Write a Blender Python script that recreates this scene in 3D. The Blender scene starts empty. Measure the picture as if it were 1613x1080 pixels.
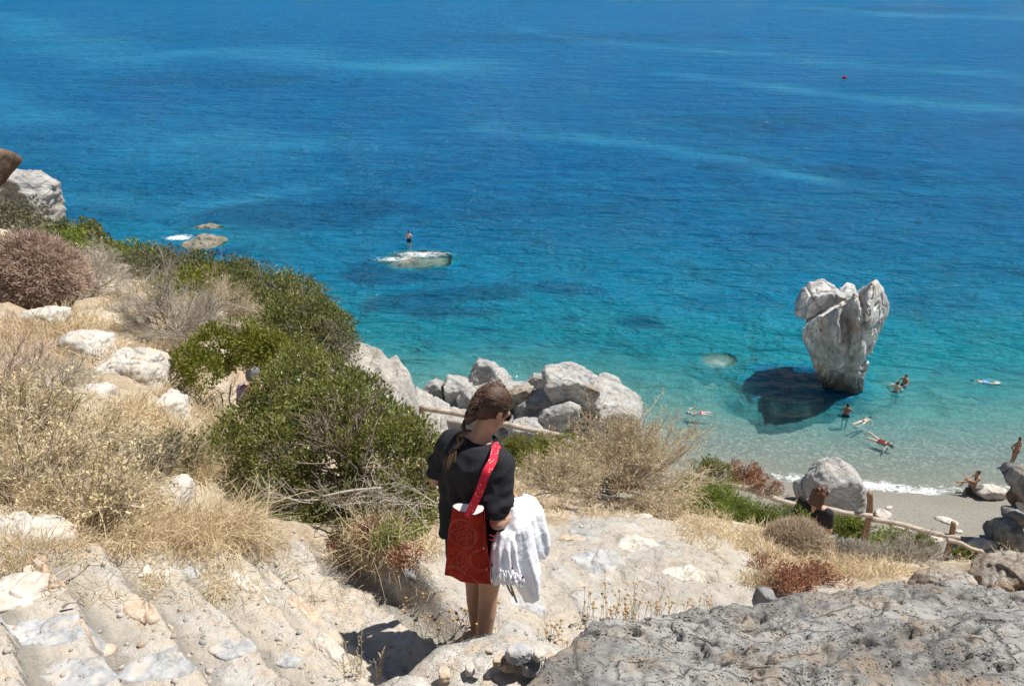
import bpy, bmesh, math, random
import numpy as np
from mathutils import Vector, Matrix
C = bpy.data.collections.new("scene"); bpy.context.scene.collection.children.link(C)
SC = bpy.context.scene
rad = math.radians
PI = math.pi

# ------------------------------------------------------------ camera, sky, sun
FPX = 1230.0; CX, CY = 806.5, 540.0; HC = 23.0; PITCH = rad(26)
cd = bpy.data.cameras.new("camera"); cam = bpy.data.objects.new("camera", cd); C.objects.link(cam)
cd.sensor_width = 36; cd.lens = 36*FPX/1613; cd.clip_end = 12000; cd.clip_start = 0.05
cam.location = (0, 0, HC); cam.rotation_euler = (rad(90)-PITCH, 0, 0); SC.camera = cam
SC.render.resolution_x = 1024; SC.render.resolution_y = 685
SUN_AZ, SUN_EL = rad(70), rad(61)          # azimuth from +Y towards +X
W_ = bpy.data.worlds.new("World"); SC.world = W_; W_.use_nodes = True
nt = W_.node_tree; bg = nt.nodes['Background']
sk = nt.nodes.new('ShaderNodeTexSky'); sk.sky_type = 'NISHITA'; sk.sun_disc = False
sk.sun_elevation = SUN_EL; sk.sun_rotation = SUN_AZ; sk.air_density = 1.0; sk.dust_density = 0.3
nt.links.new(sk.outputs[0], bg.inputs[0]); bg.inputs[1].default_value = 0.052
sl = bpy.data.lights.new("sun", 'SUN'); sl.energy = 5.0; sl.angle = rad(0.5); sl.color = (1, .955, .88)
so = bpy.data.objects.new("sun", sl); C.objects.link(so)
sv = Vector((math.sin(SUN_AZ)*math.cos(SUN_EL), math.cos(SUN_AZ)*math.cos(SUN_EL), math.sin(SUN_EL)))
so.rotation_euler = sv.to_track_quat('Z', 'Y').to_euler(); so.location = (30, 10, 60)
SC.view_settings.view_transform = 'Standard'; SC.view_settings.look = 'None'
SC.view_settings.exposure = 0.48; SC.view_settings.gamma = 1

# ------------------------------------------------------------ points of the place
fw = np.array([0, math.cos(PITCH), -math.sin(PITCH)]); upv = np.array([0, math.sin(PITCH), math.cos(PITCH)])
def ray(u, v): return np.array([1., 0, 0])*(u-CX)/FPX + fw - upv*(v-CY)/FPX
def at(u, v, Y):
    d = ray(u, v); return np.array([0, 0, HC]) + d*(Y/d[1])
def atz(u, v, z=0.):
    d = ray(u, v); return np.array([0, 0, HC]) + d*((z-HC)/d[2])

# ------------------------------------------------------------ noise
def _h(ix, iy, iz, s):
    n = (ix.astype(np.int64)*374761393 + iy.astype(np.int64)*668265263 + iz.astype(np.int64)*1440662683 + s*974634777) & 0xffffffff
    n = ((n ^ (n >> 13))*1274126177) & 0xffffffff
    n = ((n ^ (n >> 16))*2246822519) & 0xffffffff
    return ((n ^ (n >> 15)) & 0xffffff)/float(0xffffff)
def vn(p, s=0):
    f = np.floor(p); t = p-f; t = t*t*(3-2*t); f = f.astype(np.int64)
    x, y, z = f[:, 0], f[:, 1], f[:, 2]; r = 0
    for a in (0, 1):
        for b in (0, 1):
            for c in (0, 1):
                w = (t[:, 0] if a else 1-t[:, 0])*(t[:, 1] if b else 1-t[:, 1])*(t[:, 2] if c else 1-t[:, 2])
                r = r + w*_h(x+a, y+b, z+c, s)
    return r*2-1
def fbm(p, s=0, o=4, g=.5):
    r = 0; a = 1; q = np.array(p, float)
    for i in range(o):
        r = r + a*vn(q, s+i); a *= g; q = q*2.03+7.1
    return r
def rdg(p, s=0, o=3):
    r = 0; a = 1; q = np.array(p, float)
    for i in range(o):
        r = r + a*(1-2*np.abs(vn(q, s+i))); a *= .5; q = q*2.1+3.3
    return r
def P3(x, y, z=0.): return np.stack([np.asarray(x, float)+0*y, np.asarray(y, float)+0*x, np.zeros_like(np.asarray(x, float)+0*y)+z], -1)
def cell(p, s=0):
    f = np.floor(p).astype(np.int64); F1 = np.full(len(p), 9.); F2 = F1.copy(); R = np.zeros(len(p))
    for i in (-1, 0, 1):
        for j in (-1, 0, 1):
            for k in (-1, 0, 1):
                x, y, z = f[:, 0]+i, f[:, 1]+j, f[:, 2]+k; q = np.stack([x+_h(x, y, z, s), y+_h(x, y, z, s+1), z+_h(x, y, z, s+2)], -1); d = np.linalg.norm(q-p, axis=1); r = _h(x, y, z, s+3)
                n = d < F1; F2 = np.where(n, F1, np.minimum(F2, d)); R = np.where(n, r, R); F1 = np.where(n, d, F1)
    return F1, F2, R
def ss(a, b, x):
    t = np.clip((x-a)/(b-a), 0, 1); return t*t*(3-2*t)

# ------------------------------------------------------------ mesh helpers
def mesh(name, V, F, smooth=True):
    V = np.asarray(V, float).reshape(-1, 3)
    FS = F if isinstance(F, list) else [F]
    FS = [np.asarray(f, np.int32) for f in FS if len(f)]
    me = bpy.data.meshes.new(name)
    me.vertices.add(len(V)); me.vertices.foreach_set('co', V.astype(np.float32).ravel())
    idx = np.concatenate([f.ravel() for f in FS]); tot = np.concatenate([np.full(len(f), f.shape[1], np.int32) for f in FS])
    st = np.concatenate([[0], np.cumsum(tot)[:-1]]).astype(np.int32)
    me.loops.add(len(idx)); me.loops.foreach_set('vertex_index', idx)
    me.polygons.add(len(tot)); me.polygons.foreach_set('loop_start', st); me.polygons.foreach_set('loop_total', tot)
    me.polygons.foreach_set('use_smooth', np.full(len(tot), smooth))
    me.update(calc_edges=True)
    return me
def tag(o, label=None, cat=None, group=None, kind=None):
    if label: o['label'] = label
    if cat: o['category'] = cat
    if group: o['group'] = group
    if kind: o['kind'] = kind
    return o
def link(name, me, mat, parent=None, loc=None):
    o = bpy.data.objects.new(name, me); C.objects.link(o)
    if mat is not None and not me.materials: me.materials.append(mat)
    if parent is not None: o.parent = parent
    if loc is not None: o.location = loc
    return o
def obj(name, V, F, mat, parent=None, loc=None, smooth=True):
    """V in world coordinates; loc = origin (top-level) or the parent's location"""
    V = np.asarray(V, float).reshape(-1, 3)
    if parent is not None:
        V = V - np.array(parent.location)
        return link(name, mesh(name, V, F, smooth), mat, parent)
    if loc is None: loc = np.array([V[:, 0].mean(), V[:, 1].mean(), V[:, 2].min()])
    return link(name, mesh(name, V-np.array(loc), F, smooth), mat, None, Vector(loc))
def empty(name, loc, rz=0.):
    o = bpy.data.objects.new(name, None); C.objects.link(o); o.location = Vector(loc); o.rotation_euler = (0, 0, rz)
    o.empty_display_size = .2
    return o
def dup(root, loc, rz=0., sc=(1, 1, 1)):
    r = root.copy(); C.objects.link(r); r.location = Vector(loc); r.rotation_euler = (0, 0, rz); r.scale = sc
    for k in list(r.keys()):
        if k in ('label', 'group', 'category'): del r[k]
    for ch in list(root.children):
        c = ch.copy(); C.objects.link(c); c.parent = r
    return r
def attr(me, name, a):
    at_ = me.attributes.new(name, 'FLOAT', 'POINT'); at_.data.foreach_set('value', np.asarray(a, np.float32))
def grid_faces(nx, ny):
    i = np.arange(nx-1)[None, :]; j = np.arange(ny-1)[:, None]; a = (j*nx+i).ravel()
    return np.stack([a, a+1, a+nx+1, a+nx], -1)
def cat(parts):
    Vs, Fs, n = [], {}, 0
    for V, F in parts:
        V = np.asarray(V, float).reshape(-1, 3)
        for f in (F if isinstance(F, list) else [F]):
            f = np.asarray(f); 
            if len(f): Fs.setdefault(f.shape[1], []).append(f+n)
        Vs.append(V); n += len(V)
    return np.concatenate(Vs), [np.concatenate(v) for v in Fs.values()]
_ico = {}
def ico(n):
    if n not in _ico:
        bm = bmesh.new(); bmesh.ops.create_icosphere(bm, subdivisions=n, radius=1)
        V = np.array([v.co[:] for v in bm.verts]); F = np.array([[v.index for v in f.verts] for f in bm.faces]); bm.free()
        V /= np.linalg.norm(V, axis=1)[:, None]; _ico[n] = (V, F)
    return _ico[n]
def nrm(a): a = np.asarray(a, float); return a/(np.linalg.norm(a, axis=-1, keepdims=True)+1e-12)
def tubes(P, R, sides=4):
    """P (n,k,3) polylines, R (n,k) radii -> tubes"""
    P = np.asarray(P, float); R = np.asarray(R, float); n, k, _ = P.shape
    T = np.empty_like(P); T[:, 1:-1] = P[:, 2:]-P[:, :-2]; T[:, 0] = P[:, 1]-P[:, 0]; T[:, -1] = P[:, -1]-P[:, -2]; T = nrm(T)
    ref = np.where(np.abs(T[..., 2:3]) < .85, np.array([0, 0, 1.]), np.array([1., 0, 0]))
    A = nrm(np.cross(T, ref)); B = np.cross(T, A)
    a = np.arange(sides)*2*PI/sides
    V = P[:, :, None] + R[:, :, None, None]*(np.cos(a)[None, None, :, None]*A[:, :, None]+np.sin(a)[None, None, :, None]*B[:, :, None])
    V = V.reshape(-1, 3)
    base = (np.arange(n)*k*sides)[:, None, None]; j = np.arange(k-1)[None, :, None]*sides; s = np.arange(sides)[None, None, :]
    s2 = (s+1) % sides
    F = np.stack([base+j+s, base+j+s2, base+j+sides+s2, base+j+sides+s], -1).reshape(-1, 4)
    if sides == 4:
        b0 = (np.arange(n)*k*sides)[:, None]; b1 = b0+(k-1)*sides; q = np.arange(4)[None, :]
        F = np.concatenate([F, b0+q[:, ::-1], b1+q])
    return V, F
def ribbons(P, Wd, side):
    """flat tapered blades: P (n,k,3), Wd (n,k), side (n,3)"""
    n, k, _ = P.shape; s = nrm(side)[:, None]
    V = np.stack([P-s*Wd[..., None]/2, P+s*Wd[..., None]/2], 2).reshape(-1, 3)
    b = (np.arange(n)*k*2)[:, None]; j = np.arange(k-1)[None]*2
    F = np.stack([b+j, b+j+1, b+j+3, b+j+2], -1).reshape(-1, 4)
    return V, F
def tube1(pts, r, sides=8, caps=True, seed=0, rough=0., n=None):
    """one smooth tube through points (Catmull-Rom), with optional roughness"""
    pts = np.asarray(pts, float); r = np.broadcast_to(np.asarray(r, float), (len(pts),))
    n = n or max(2, len(pts)*4); t = np.linspace(0, len(pts)-1, n)
    i = np.clip(t.astype(int), 0, len(pts)-2); f = (t-i)[:, None]
    p0 = pts[np.maximum(i-1, 0)]; p1 = pts[i]; p2 = pts[i+1]; p3 = pts[np.minimum(i+2, len(pts)-1)]
    Q = .5*((2*p1)+(-p0+p2)*f+(2*p0-5*p1+4*p2-p3)*f*f+(-p0+3*p1-3*p2+p3)*f**3)
    R = np.interp(t, np.arange(len(pts)), r)
    V, F = tubes(Q[None], R[None], sides)
    if rough:
        ctr = np.repeat(Q, sides, 0); d = V-ctr; V = ctr+d*(1+rough*fbm(V*9+seed, seed, 3))[:, None]
    if caps and sides != 4:
        V = np.concatenate([V, Q[:1], Q[-1:]]); m = len(V)
        s = np.arange(sides); s2 = (s+1) % sides
        F = [F, np.stack([s2, s, np.full(sides, m-2)], -1), np.stack([(n-1)*sides+s, (n-1)*sides+s2, np.full(sides, m-1)], -1)]
    return V, F

# ------------------------------------------------------------ materials
class NT:
    def __init__(s, name):
        s.m = bpy.data.materials.new(name); s.m.use_nodes = True; s.t = s.m.node_tree; s.t.nodes.clear()
        s.out = s.n('ShaderNodeOutputMaterial')
    def n(s, typ, **kw):
        x = s.t.nodes.new(typ)
        for k, v in kw.items(): setattr(x, k, v)
        return x
    def l(s, a, b): s.t.links.new(a, b)
    def setin(s, sock, v):
        if hasattr(v, 'is_output') or isinstance(v, bpy.types.NodeSocket): s.l(v, sock)
        elif v is not None:
            if isinstance(v, (tuple, list)) and len(v) == 3 and sock.type == 'RGBA': v = (*v, 1)
            sock.default_value = v
    def coord(s, scale=(1, 1, 1), rot=(0, 0, 0), kind='Object', src=None):
        c = src or s.n('ShaderNodeTexCoord').outputs[kind]
        mp = s.n('ShaderNodeMapping'); mp.inputs['Scale'].default_value = scale; mp.inputs['Rotation'].default_value = rot
        s.l(c, mp.inputs['Vector']); return mp.outputs[0]
    def noise(s, vec, scale=1., det=4., rough=.55, dist=0.):
        x = s.n('ShaderNodeTexNoise'); s.l(vec, x.inputs['Vector']); x.inputs['Scale'].default_value = scale
        x.inputs['Detail'].default_value = det; x.inputs['Roughness'].default_value = rough; x.inputs['Distortion'].default_value = dist
        return x.outputs['Fac']
    def vor(s, vec, scale=1., feature='F1', out='Distance', rand=1.):
        x = s.n('ShaderNodeTexVoronoi', feature=feature); s.l(vec, x.inputs['Vector']); x.inputs['Scale'].default_value = scale
        x.inputs['Randomness'].default_value = rand
        return x.outputs[out]
    def mr(s, v, a, b, c=0., d=1., smooth=False):
        x = s.n('ShaderNodeMapRange'); x.clamp = True
        if smooth: x.interpolation_type = 'SMOOTHSTEP'
        s.setin(x.inputs[0], v)
        for i, q in zip((1, 2, 3, 4), (a, b, c, d)): s.setin(x.inputs[i], q)
        return x.outputs[0]
    def math(s, op, a, b=None, c=None):
        x = s.n('ShaderNodeMath', operation=op); s.setin(x.inputs[0], a)
        if b is not None: s.setin(x.inputs[1], b)
        if c is not None: s.setin(x.inputs[2], c)
        return x.outputs[0]
    def mix(s, f, a, b, mode='MIX'):
        x = s.n('ShaderNodeMix', data_type='RGBA', blend_type=mode); s.setin(x.inputs[0], f)
        s.setin(x.inputs[6], a); s.setin(x.inputs[7], b); return x.outputs[2]
    def ramp(s, f, stops, interp='LINEAR'):
        x = s.n('ShaderNodeValToRGB'); s.setin(x.inputs[0], f); cr = x.color_ramp; cr.interpolation = interp
        while len(cr.elements) < len(stops): cr.elements.new(.5)
        for e, (p, c) in zip(cr.elements, stops): e.position = p; e.color = (*c, 1)
        return x.outputs[0]
    def attr(s, name):
        x = s.n('ShaderNodeAttribute', attribute_name=name); return x.outputs['Fac']
    def bump(s, h, strength=.5, dist=.02, normal=None):
        x = s.n('ShaderNodeBump'); s.l(h, x.inputs['Height']); x.inputs['Strength'].default_value = strength
        x.inputs['Distance'].default_value = dist
        if normal is not None: s.l(normal, x.inputs['Normal'])
        return x.outputs[0]
    def pr(s, color, rough=.8, normal=None, spec=.3, sss=0., **kw):
        x = s.n('ShaderNodeBsdfPrincipled'); s.setin(x.inputs['Base Color'], color); s.setin(x.inputs['Roughness'], rough)
        x.inputs['Specular IOR Level'].default_value = spec
        if normal is not None: s.l(normal, x.inputs['Normal'])
        for k, v in kw.items(): s.setin(x.inputs[k.replace('_', ' ')], v)
        return x.outputs[0]
    def done(s, sh): s.l(sh, s.out.inputs[0]); return s.m

def rock_mat(name, light, mid, dark, warm, sc=1., bumpd=.03, pits=0., crk=.45, tide=0., dirn=(1, 1, 1), rot=(0, 0, 0), warmth=.5):
    N = NT(name); co = N.coord((sc, sc, sc)); st = N.coord(tuple(sc*q for q in dirn), rot)
    n1 = N.noise(co, .9, 6, .6); n2 = N.noise(st, 3.2, 8, .68, .3); n3 = N.noise(co, 14, 5, .65)
    col = N.mix(N.mr(n2, .38, .62), dark, mid); col = N.mix(N.mr(n1, .42, .62), col, light)
    wf = N.mr(N.noise(N.coord((sc*1.3,)*3, (1, 2, 3)), 1.1, 7, .65), .54-.06*warmth, .66-.06*warmth); col = N.mix(N.math('MULTIPLY', wf, .75), col, warm)
    sp = N.mr(n3, .58, .72); col = N.mix(N.math('MULTIPLY', sp, .45), col, dark)
    cr = N.vor(N.coord(tuple(sc*q for q in dirn), (.4, .2, .9), src=N.t.nodes[0].outputs[0] if False else None), 1.7, 'DISTANCE_TO_EDGE')
    crn = N.math('ADD', cr, N.math('MULTIPLY', N.math('SUBTRACT', n2, .5), .14))
    ck = N.mr(crn, .0, .035, 1, 0); ck = N.math('MULTIPLY', ck, N.mr(n1, .48, .58))
    col = N.mix(N.math('MULTIPLY', ck, crk), col, tuple(q*.35 for q in dark))
    h = N.math('ADD', N.math('MULTIPLY', n2, 1.), N.math('MULTIPLY', n3, .35)); h = N.math('SUBTRACT', h, N.math('MULTIPLY', ck, crk))
    if pits:
        pv = N.vor(N.coord((sc*1.0, sc*1.7, sc*1.3), (.2, .1, .5)), 16, 'F1'); pv2 = N.vor(co, 34, 'F1')
        g = N.mr(N.noise(co, 4.2, 3), .40, .60)
        pm = N.math('MULTIPLY', N.mr(pv, .10, .30, 1, 0), g); pm2 = N.math('MULTIPLY', N.mr(pv2, .1, .3, 1, 0), g)
        pa = N.math('MAXIMUM', pm, N.math('MULTIPLY', pm2, .8))
        col = N.mix(N.math('MULTIPLY', pa, pits), col, (.09, .055, .035)); h = N.math('SUBTRACT', h, N.math('MULTIPLY', pa, .9))
    if tide:
        gp_ = N.n('ShaderNodeSeparateXYZ'); N.l(N.n('ShaderNodeNewGeometry').outputs['Position'], gp_.inputs[0]); zz = N.math('ADD', gp_.outputs[2], N.math('MULTIPLY', N.math('SUBTRACT', n2, .5), 1.6)); col = N.mix(N.mr(zz, tide, tide*.35, 0, .85), col, (.045, .038, .028))
    return N.done(N.pr(col, .9, N.bump(h, .9, bumpd/sc), .2))

M = {}
M['lime'] = rock_mat('grey_limestone', (.52, .51, .49), (.36, .355, .35), (.15, .15, .155), (.41, .365, .31), 1.0, .10, dirn=(1, 1, 2.6), rot=(.5, .3, 0))
M['stack'] = rock_mat('sea_stack_limestone', (.74, .74, .73), (.42, .425, .43), (.24, .245, .25), (.40, .31, .22), .7, .05, tide=1.4, crk=.7, dirn=(2.2, 2.2, .45), rot=(.1, .25, 0))
M['pale'] = rock_mat('pale_marble', (.62, .58, .52), (.50, .47, .42), (.28, .275, .265), (.56, .44, .33), 3.0, .05, crk=.15)
M['ledge'] = rock_mat('pale_ledge_rock', (.56, .53, .48), (.45, .42, .37), (.27, .26, .24), (.52, .41, .30), 3.4, .06, crk=.15, pits=.45)
M['slab'] = rock_mat('pitted_grey_rock', (.34, .335, .32), (.26, .255, .245), (.12, .115, .11), (.30, .235, .17), 2.4, .07, pits=.95, dirn=(1, 2.2, 1), rot=(0, 0, -.4))
M['brown'] = rock_mat('brown_layered_rock', (.46, .43, .38), (.33, .28, .22), (.13, .10, .08), (.36, .25, .16), 2.6, .06, dirn=(1, 1.5, 3), rot=(.3, .2, 0), warmth=.5, pits=.5)
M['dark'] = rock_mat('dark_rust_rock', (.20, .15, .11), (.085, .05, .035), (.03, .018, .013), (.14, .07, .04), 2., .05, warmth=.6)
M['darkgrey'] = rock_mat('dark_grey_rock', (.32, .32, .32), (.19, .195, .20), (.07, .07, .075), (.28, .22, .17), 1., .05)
M['cliff'] = rock_mat('warm_cliff_rock', (.43, .425, .41), (.33, .325, .315), (.15, .148, .14), (.37, .34, .30), .9, .10)
M['reef'] = rock_mat('reef_rock', (.28, .265, .23), (.17, .155, .12), (.08, .08, .06), (.30, .24, .14), 1.2, .12)
M['stoneA'] = rock_mat('loose_stone_pale', (.62, .58, .52), (.52, .48, .42), (.34, .32, .29), (.56, .43, .32), 9., .03, crk=0)
M['stoneB'] = rock_mat('loose_stone_grey', (.47, .475, .48), (.38, .385, .39), (.22, .225, .23), (.48, .42, .35), 9., .03, crk=0)
M['stoneC'] = rock_mat('loose_stone_rust', (.58, .50, .41), (.50, .40, .30), (.30, .23, .17), (.50, .34, .22), 9., .03, warmth=1, crk=0)

def leaf_mat(name, cols, trans=.25, rough=.55, spec=.25):
    N = NT(name); g = N.n('ShaderNodeNewGeometry'); r = g.outputs['Random Per Island']
    c = N.ramp(r, [(i/(max(1, len(cols)-1)), q) for i, q in enumerate(cols)])
    big = N.noise(N.coord((1, 1, 1)), 2.2, 2); c = N.mix(N.mr(big, .35, .65, 0, .35), c, tuple(q*1.5 for q in cols[len(cols)//2]))
    p = N.pr(c, rough, None, spec); t = N.n('ShaderNodeBsdfTranslucent'); N.setin(t.inputs[0], c)
    m = N.n('ShaderNodeMixShader'); m.inputs[0].default_value = trans; N.l(p, m.inputs[1]); N.l(t.outputs[0], m.inputs[2])
    return N.done(m.outputs[0])
M['leaf'] = leaf_mat('mastic_leaf', [(.03, .05, .01), (.06, .085, .015), (.11, .14, .022), (.20, .22, .045), (.34, .34, .12), (.26, .15, .07)], .32, .35, .5)
M['leaf_y'] = leaf_mat('yellow_green_leaf', [(.08, .11, .02), (.13, .16, .025), (.20, .21, .03), (.27, .24, .05)])
M['leaf_o'] = leaf_mat('olive_leaf', [(.05, .065, .018), (.10, .12, .03), (.15, .165, .045), (.24, .225, .09)])
M['leaf_g'] = leaf_mat('bright_green_leaf', [(.10, .15, .02), (.15, .21, .03), (.21, .26, .05), (.27, .28, .09)])
M['leaf_gr'] = leaf_mat('grey_green_leaf', [(.08, .08, .05), (.14, .14, .085), (.22, .21, .14)])
M['red'] = leaf_mat('rusty_red_leaf', [(.20, .065, .045), (.30, .13, .08), (.42, .24, .14), (.26, .08, .06), (.40, .29, .18)])
M['twig'] = leaf_mat('dry_twig', [(.30, .22, .15), (.48, .385, .28), (.62, .52, .39)], .05)
M['twig_g'] = leaf_mat('grey_twig', [(.26, .22, .18), (.38, .34, .28), (.50, .46, .40)], .05)
M['twig_p'] = leaf_mat('pinkish_twig', [(.28, .19, .15), (.42, .30, .24), (.52, .39, .31), (.58, .46, .37)], .05)
M['bark'] = leaf_mat('bark', [(.12, .09, .065), (.22, .17, .13), (.36, .31, .26)], 0.)
M['straw'] = leaf_mat('straw', [(.48, .36, .21), (.62, .50, .31), (.72, .61, .42), (.52, .42, .29)], .25)
M['strawleaf'] = leaf_mat('dry_leaf', [(.42, .31, .15), (.55, .44, .24), (.62, .54, .33), (.50, .46, .26)], .2)
M['seed'] = leaf_mat('seed_head', [(.38, .24, .10), (.48, .32, .15), (.34, .20, .09)], 0.)

# ------------------------------------------------------------ terrain
def steps_plane(x, y):
    a = (x+1.23)+(y-2.97); return np.where(a < 0, 20.15-.424*a, np.where(a < .5, 20.15-.84*a, 19.73-.17*(a-.5)))
CP = []
def cp(u, v, Y): CP.append(at(u, v, Y))
for x, y in ((-2.6, .2), (-1.2, .2), (-.2, .6), (-2.4, 1.4), (-1.4, 1.3), (-.6, 1.4), (-2.2, 2.3), (-1.5, 2.2), (-.9, 2.3), (-1.7, 2.9), (-1.1, 3.0), (-.5, 2.3)):
    CP.append(np.array([x, y, steps_plane(x, y)]))
CP += [np.array(q, float) for q in ((-.17, 3.17, 19.54), (-.2, 2.75, 19.60), (.35, 3.1, 19.48), (.4, 2.2, 19.9), (1.6, 1.2, 20.4), (1.4, 3.1, 19.5), (3, 2.2, 20), (-4, -2, 22), (0, -2, 21.6), (4, -2, 21.5),
    (-5, 1, 22), (-8, 2, 23.0), (7, 1, 20.2), (12, 2, 19.5))]
for q in ((1000, 900, 4.05), (1000, 835, 4.9), (1120, 900, 4.1), (870, 850, 4.4), (1140, 860, 4.9), (640, 890, 3.55), (400, 860, 3.5), (300, 800, 4.1), (0, 800, 3.1),
          (0, 700, 3.9), (0, 600, 5.2), (300, 650, 6), (150, 520, 8.6), (60, 500, 8.6), (-100, 500, 9), (330, 500, 12.5), (250, 430, 17.5), (430, 470, 15), (500, 525, 13.5),
          (110, 390, 20), (320, 424, 19.5), (0, 350, 18), (-200, 300, 24), (-300, 480, 10), (-200, 700, 4.5), (220, 590, 7.6), (120, 620, 6.2), (170, 470, 14), (440, 560, 10.5),
          (1200, 880, 5.2), (1300, 895, 5.3), (1400, 880, 5.6), (1480, 890, 5.2), (1600, 870, 5.2), (1750, 860, 5.5), (940, 815, 5.4), (1100, 812, 6.0)):
    cp(*q)
# the lower path in front of the rail
CP += [np.array(q, float) for q in ((-1.2, 9.4, 16.1), (.8, 9.4, 15.9), (2.6, 9.2, 15.3), (4.6, 9.2, 14.5), (6.5, 9.2, 13.9), (10, 9.5, 13.6), (-3.0, 9, 17.0), (4.2, 7.9, 15.2),
    (1.0, 6.6, 18.0), (2.9, 6.8, 17.3), (-.6, 6.8, 18.2), (-.9, 5.2, 19.0), (-1.6, 4.6, 19.4), (2.2, 8.0, 16.4), (5.5, 7, 15.8))]
CP = np.array(CP)
def tps_fit(c):
    n = len(c); d = np.hypot(c[:, None, 0]-c[None, :, 0], c[:, None, 1]-c[None, :, 1]); K = np.where(d > 0, d*d*np.log(d+1e-9), 0)+np.eye(n)*.02
    Pm = np.c_[np.ones(n), c[:, :2]]; A = np.zeros((n+3, n+3)); A[:n, :n] = K; A[:n, n:] = Pm; A[n:, :n] = Pm.T
    return np.linalg.solve(A, np.r_[c[:, 2], 0, 0, 0])
TW = tps_fit(CP)
def tps(x, y):
    x = np.asarray(x, float); y = np.asarray(y, float); r = TW[-3]+TW[-2]*x+TW[-1]*y
    for i, c in enumerate(CP):
        d2 = (x-c[0])**2+(y-c[1])**2; r = r+TW[i]*.5*d2*np.log(d2+1e-12)
    return r
EX = [-60, -26, -15.4, -8.6, -5, -3.4, -2.2, -1.2, 0, 4, 8, 12, 20, 40]
EY = [60, 34, 25, 20, 16.2, 13.8, 11.2, 10.3, 9.9, 9.7, 9.8, 10.5, 13, 18]
LIP = {}
def edge_out(x, y):
    e = np.interp(x, EX, EY); s = np.abs(np.interp(x+.5, EX, EY)-np.interp(x-.5, EX, EY)); return (y-e)/np.sqrt(1+s*s)
def stair_mask(x, y):
    a = (x+1.23)+(y-2.97)                         # downhill coordinate
    b = (y-2.97)-(x+1.23)                         # across
    return ss(-4.2, -3.6, a)*ss(1.35, 1.1, a)*ss(.95+.25*vn(P3(a*2, b*2), 5), .7, b)*ss(-3.6, -3.0, b)
STEPH = .16
def ground(x, y, fine=True):
    x = np.asarray(x, float); y = np.asarray(y, float); sh = x.shape; x = x.ravel(); y = y.ravel()
    eo = edge_out(x, y); yc = np.where(eo > 0, y-eo*.9, y)
    z = tps(x, yc); z = z-np.where(eo > 0, 1.15*eo+.25*np.minimum(eo, 3), 0)
    p = P3(x, y)
    if fine:
        sm = stair_mask(x, y)
        zz = steps_plane(x, y)+.020*fbm(p*1.6, 3, 3)+.010*fbm(p*9, 13, 3)
        k = zz/STEPH-.94; f = k-np.floor(k); st = (np.floor(k)+.16*f+.84*ss(.92, .99, f)+.94)*STEPH
        if fine == 2: return f*sm
        f1, f2, rr = cell(P3(x*5.2+.5*vn(p*4, 71), y*5.2+.5*vn(p*4, 72)), 7); zs = st+.006*fbm(p*6, 21, 4)+.004*fbm(p*28, 22, 2)+.022*(rr-.5)*ss(.02, .10, f2-f1)-.010*ss(.08, 0, f2-f1)
        far = ss(2, 9, y)
        zr = z+(.05+.10*far)*fbm(p*1.3, 41, 5)+.018*fbm(p*6, 51, 4)+.008*fbm(p*22, 57, 2); f1, f2, rr = cell(P3(x*3.+.6*vn(p*2.5, 71), y*3.+.6*vn(p*2.5, 72)), 17); zr = zr+.03*(rr-.5)*ss(.02, .1, f2-f1)*ss(6.5, 4.5, y)
        out = ss(0, 2, eo); zr = zr+out*(1.4*fbm(p*np.array([.35, .35, 1])+z[:, None]*np.array([0, 0, .25]), 61, 4)+.35*rdg(P3(x*.9, y*.9, z*.6), 71, 3))
        z = zs*sm+zr*(1-sm)
    return z.reshape(sh)
def gz(x, y): return float(ground(np.array([x]), np.array([y]))[0])
def gnd(u, v, y0=1.2, y1=40):
    """where the line of sight through a pixel meets the hillside"""
    Y = np.concatenate([np.arange(y0, 7, .02), np.arange(7, y1, .08)]); d = ray(u, v); t = Y/d[1]
    x = d[0]*t; z = HC+d[2]*t; g = ground(x, Y); h = np.where(z < g)[0]
    i = h[0] if len(h) else len(Y)-1
    return np.array([x[i], Y[i], g[i]])

def lines(segs):
    r = [segs[0][0]]
    for a, b, st in segs:
        n = max(1, int(round((b-a)/st))); r += list(a+(b-a)*np.arange(1, n+1)/n)
    return np.array(r)
gx = lines([(-60, -24, 1.5), (-24, -10, .4), (-10, -3.4, .08), (-3.4, 4.2, .019), (4.2, 9, .06), (9, 16, .3), (16, 40, 1.5)])
gy = lines([(-4, 1, .15), (1, 5.2, .018), (5.2, 11, .05), (11, 26, .15), (26, 60, .7)])
X, Y = np.meshgrid(gx, gy); Z = ground(X, Y)
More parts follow.
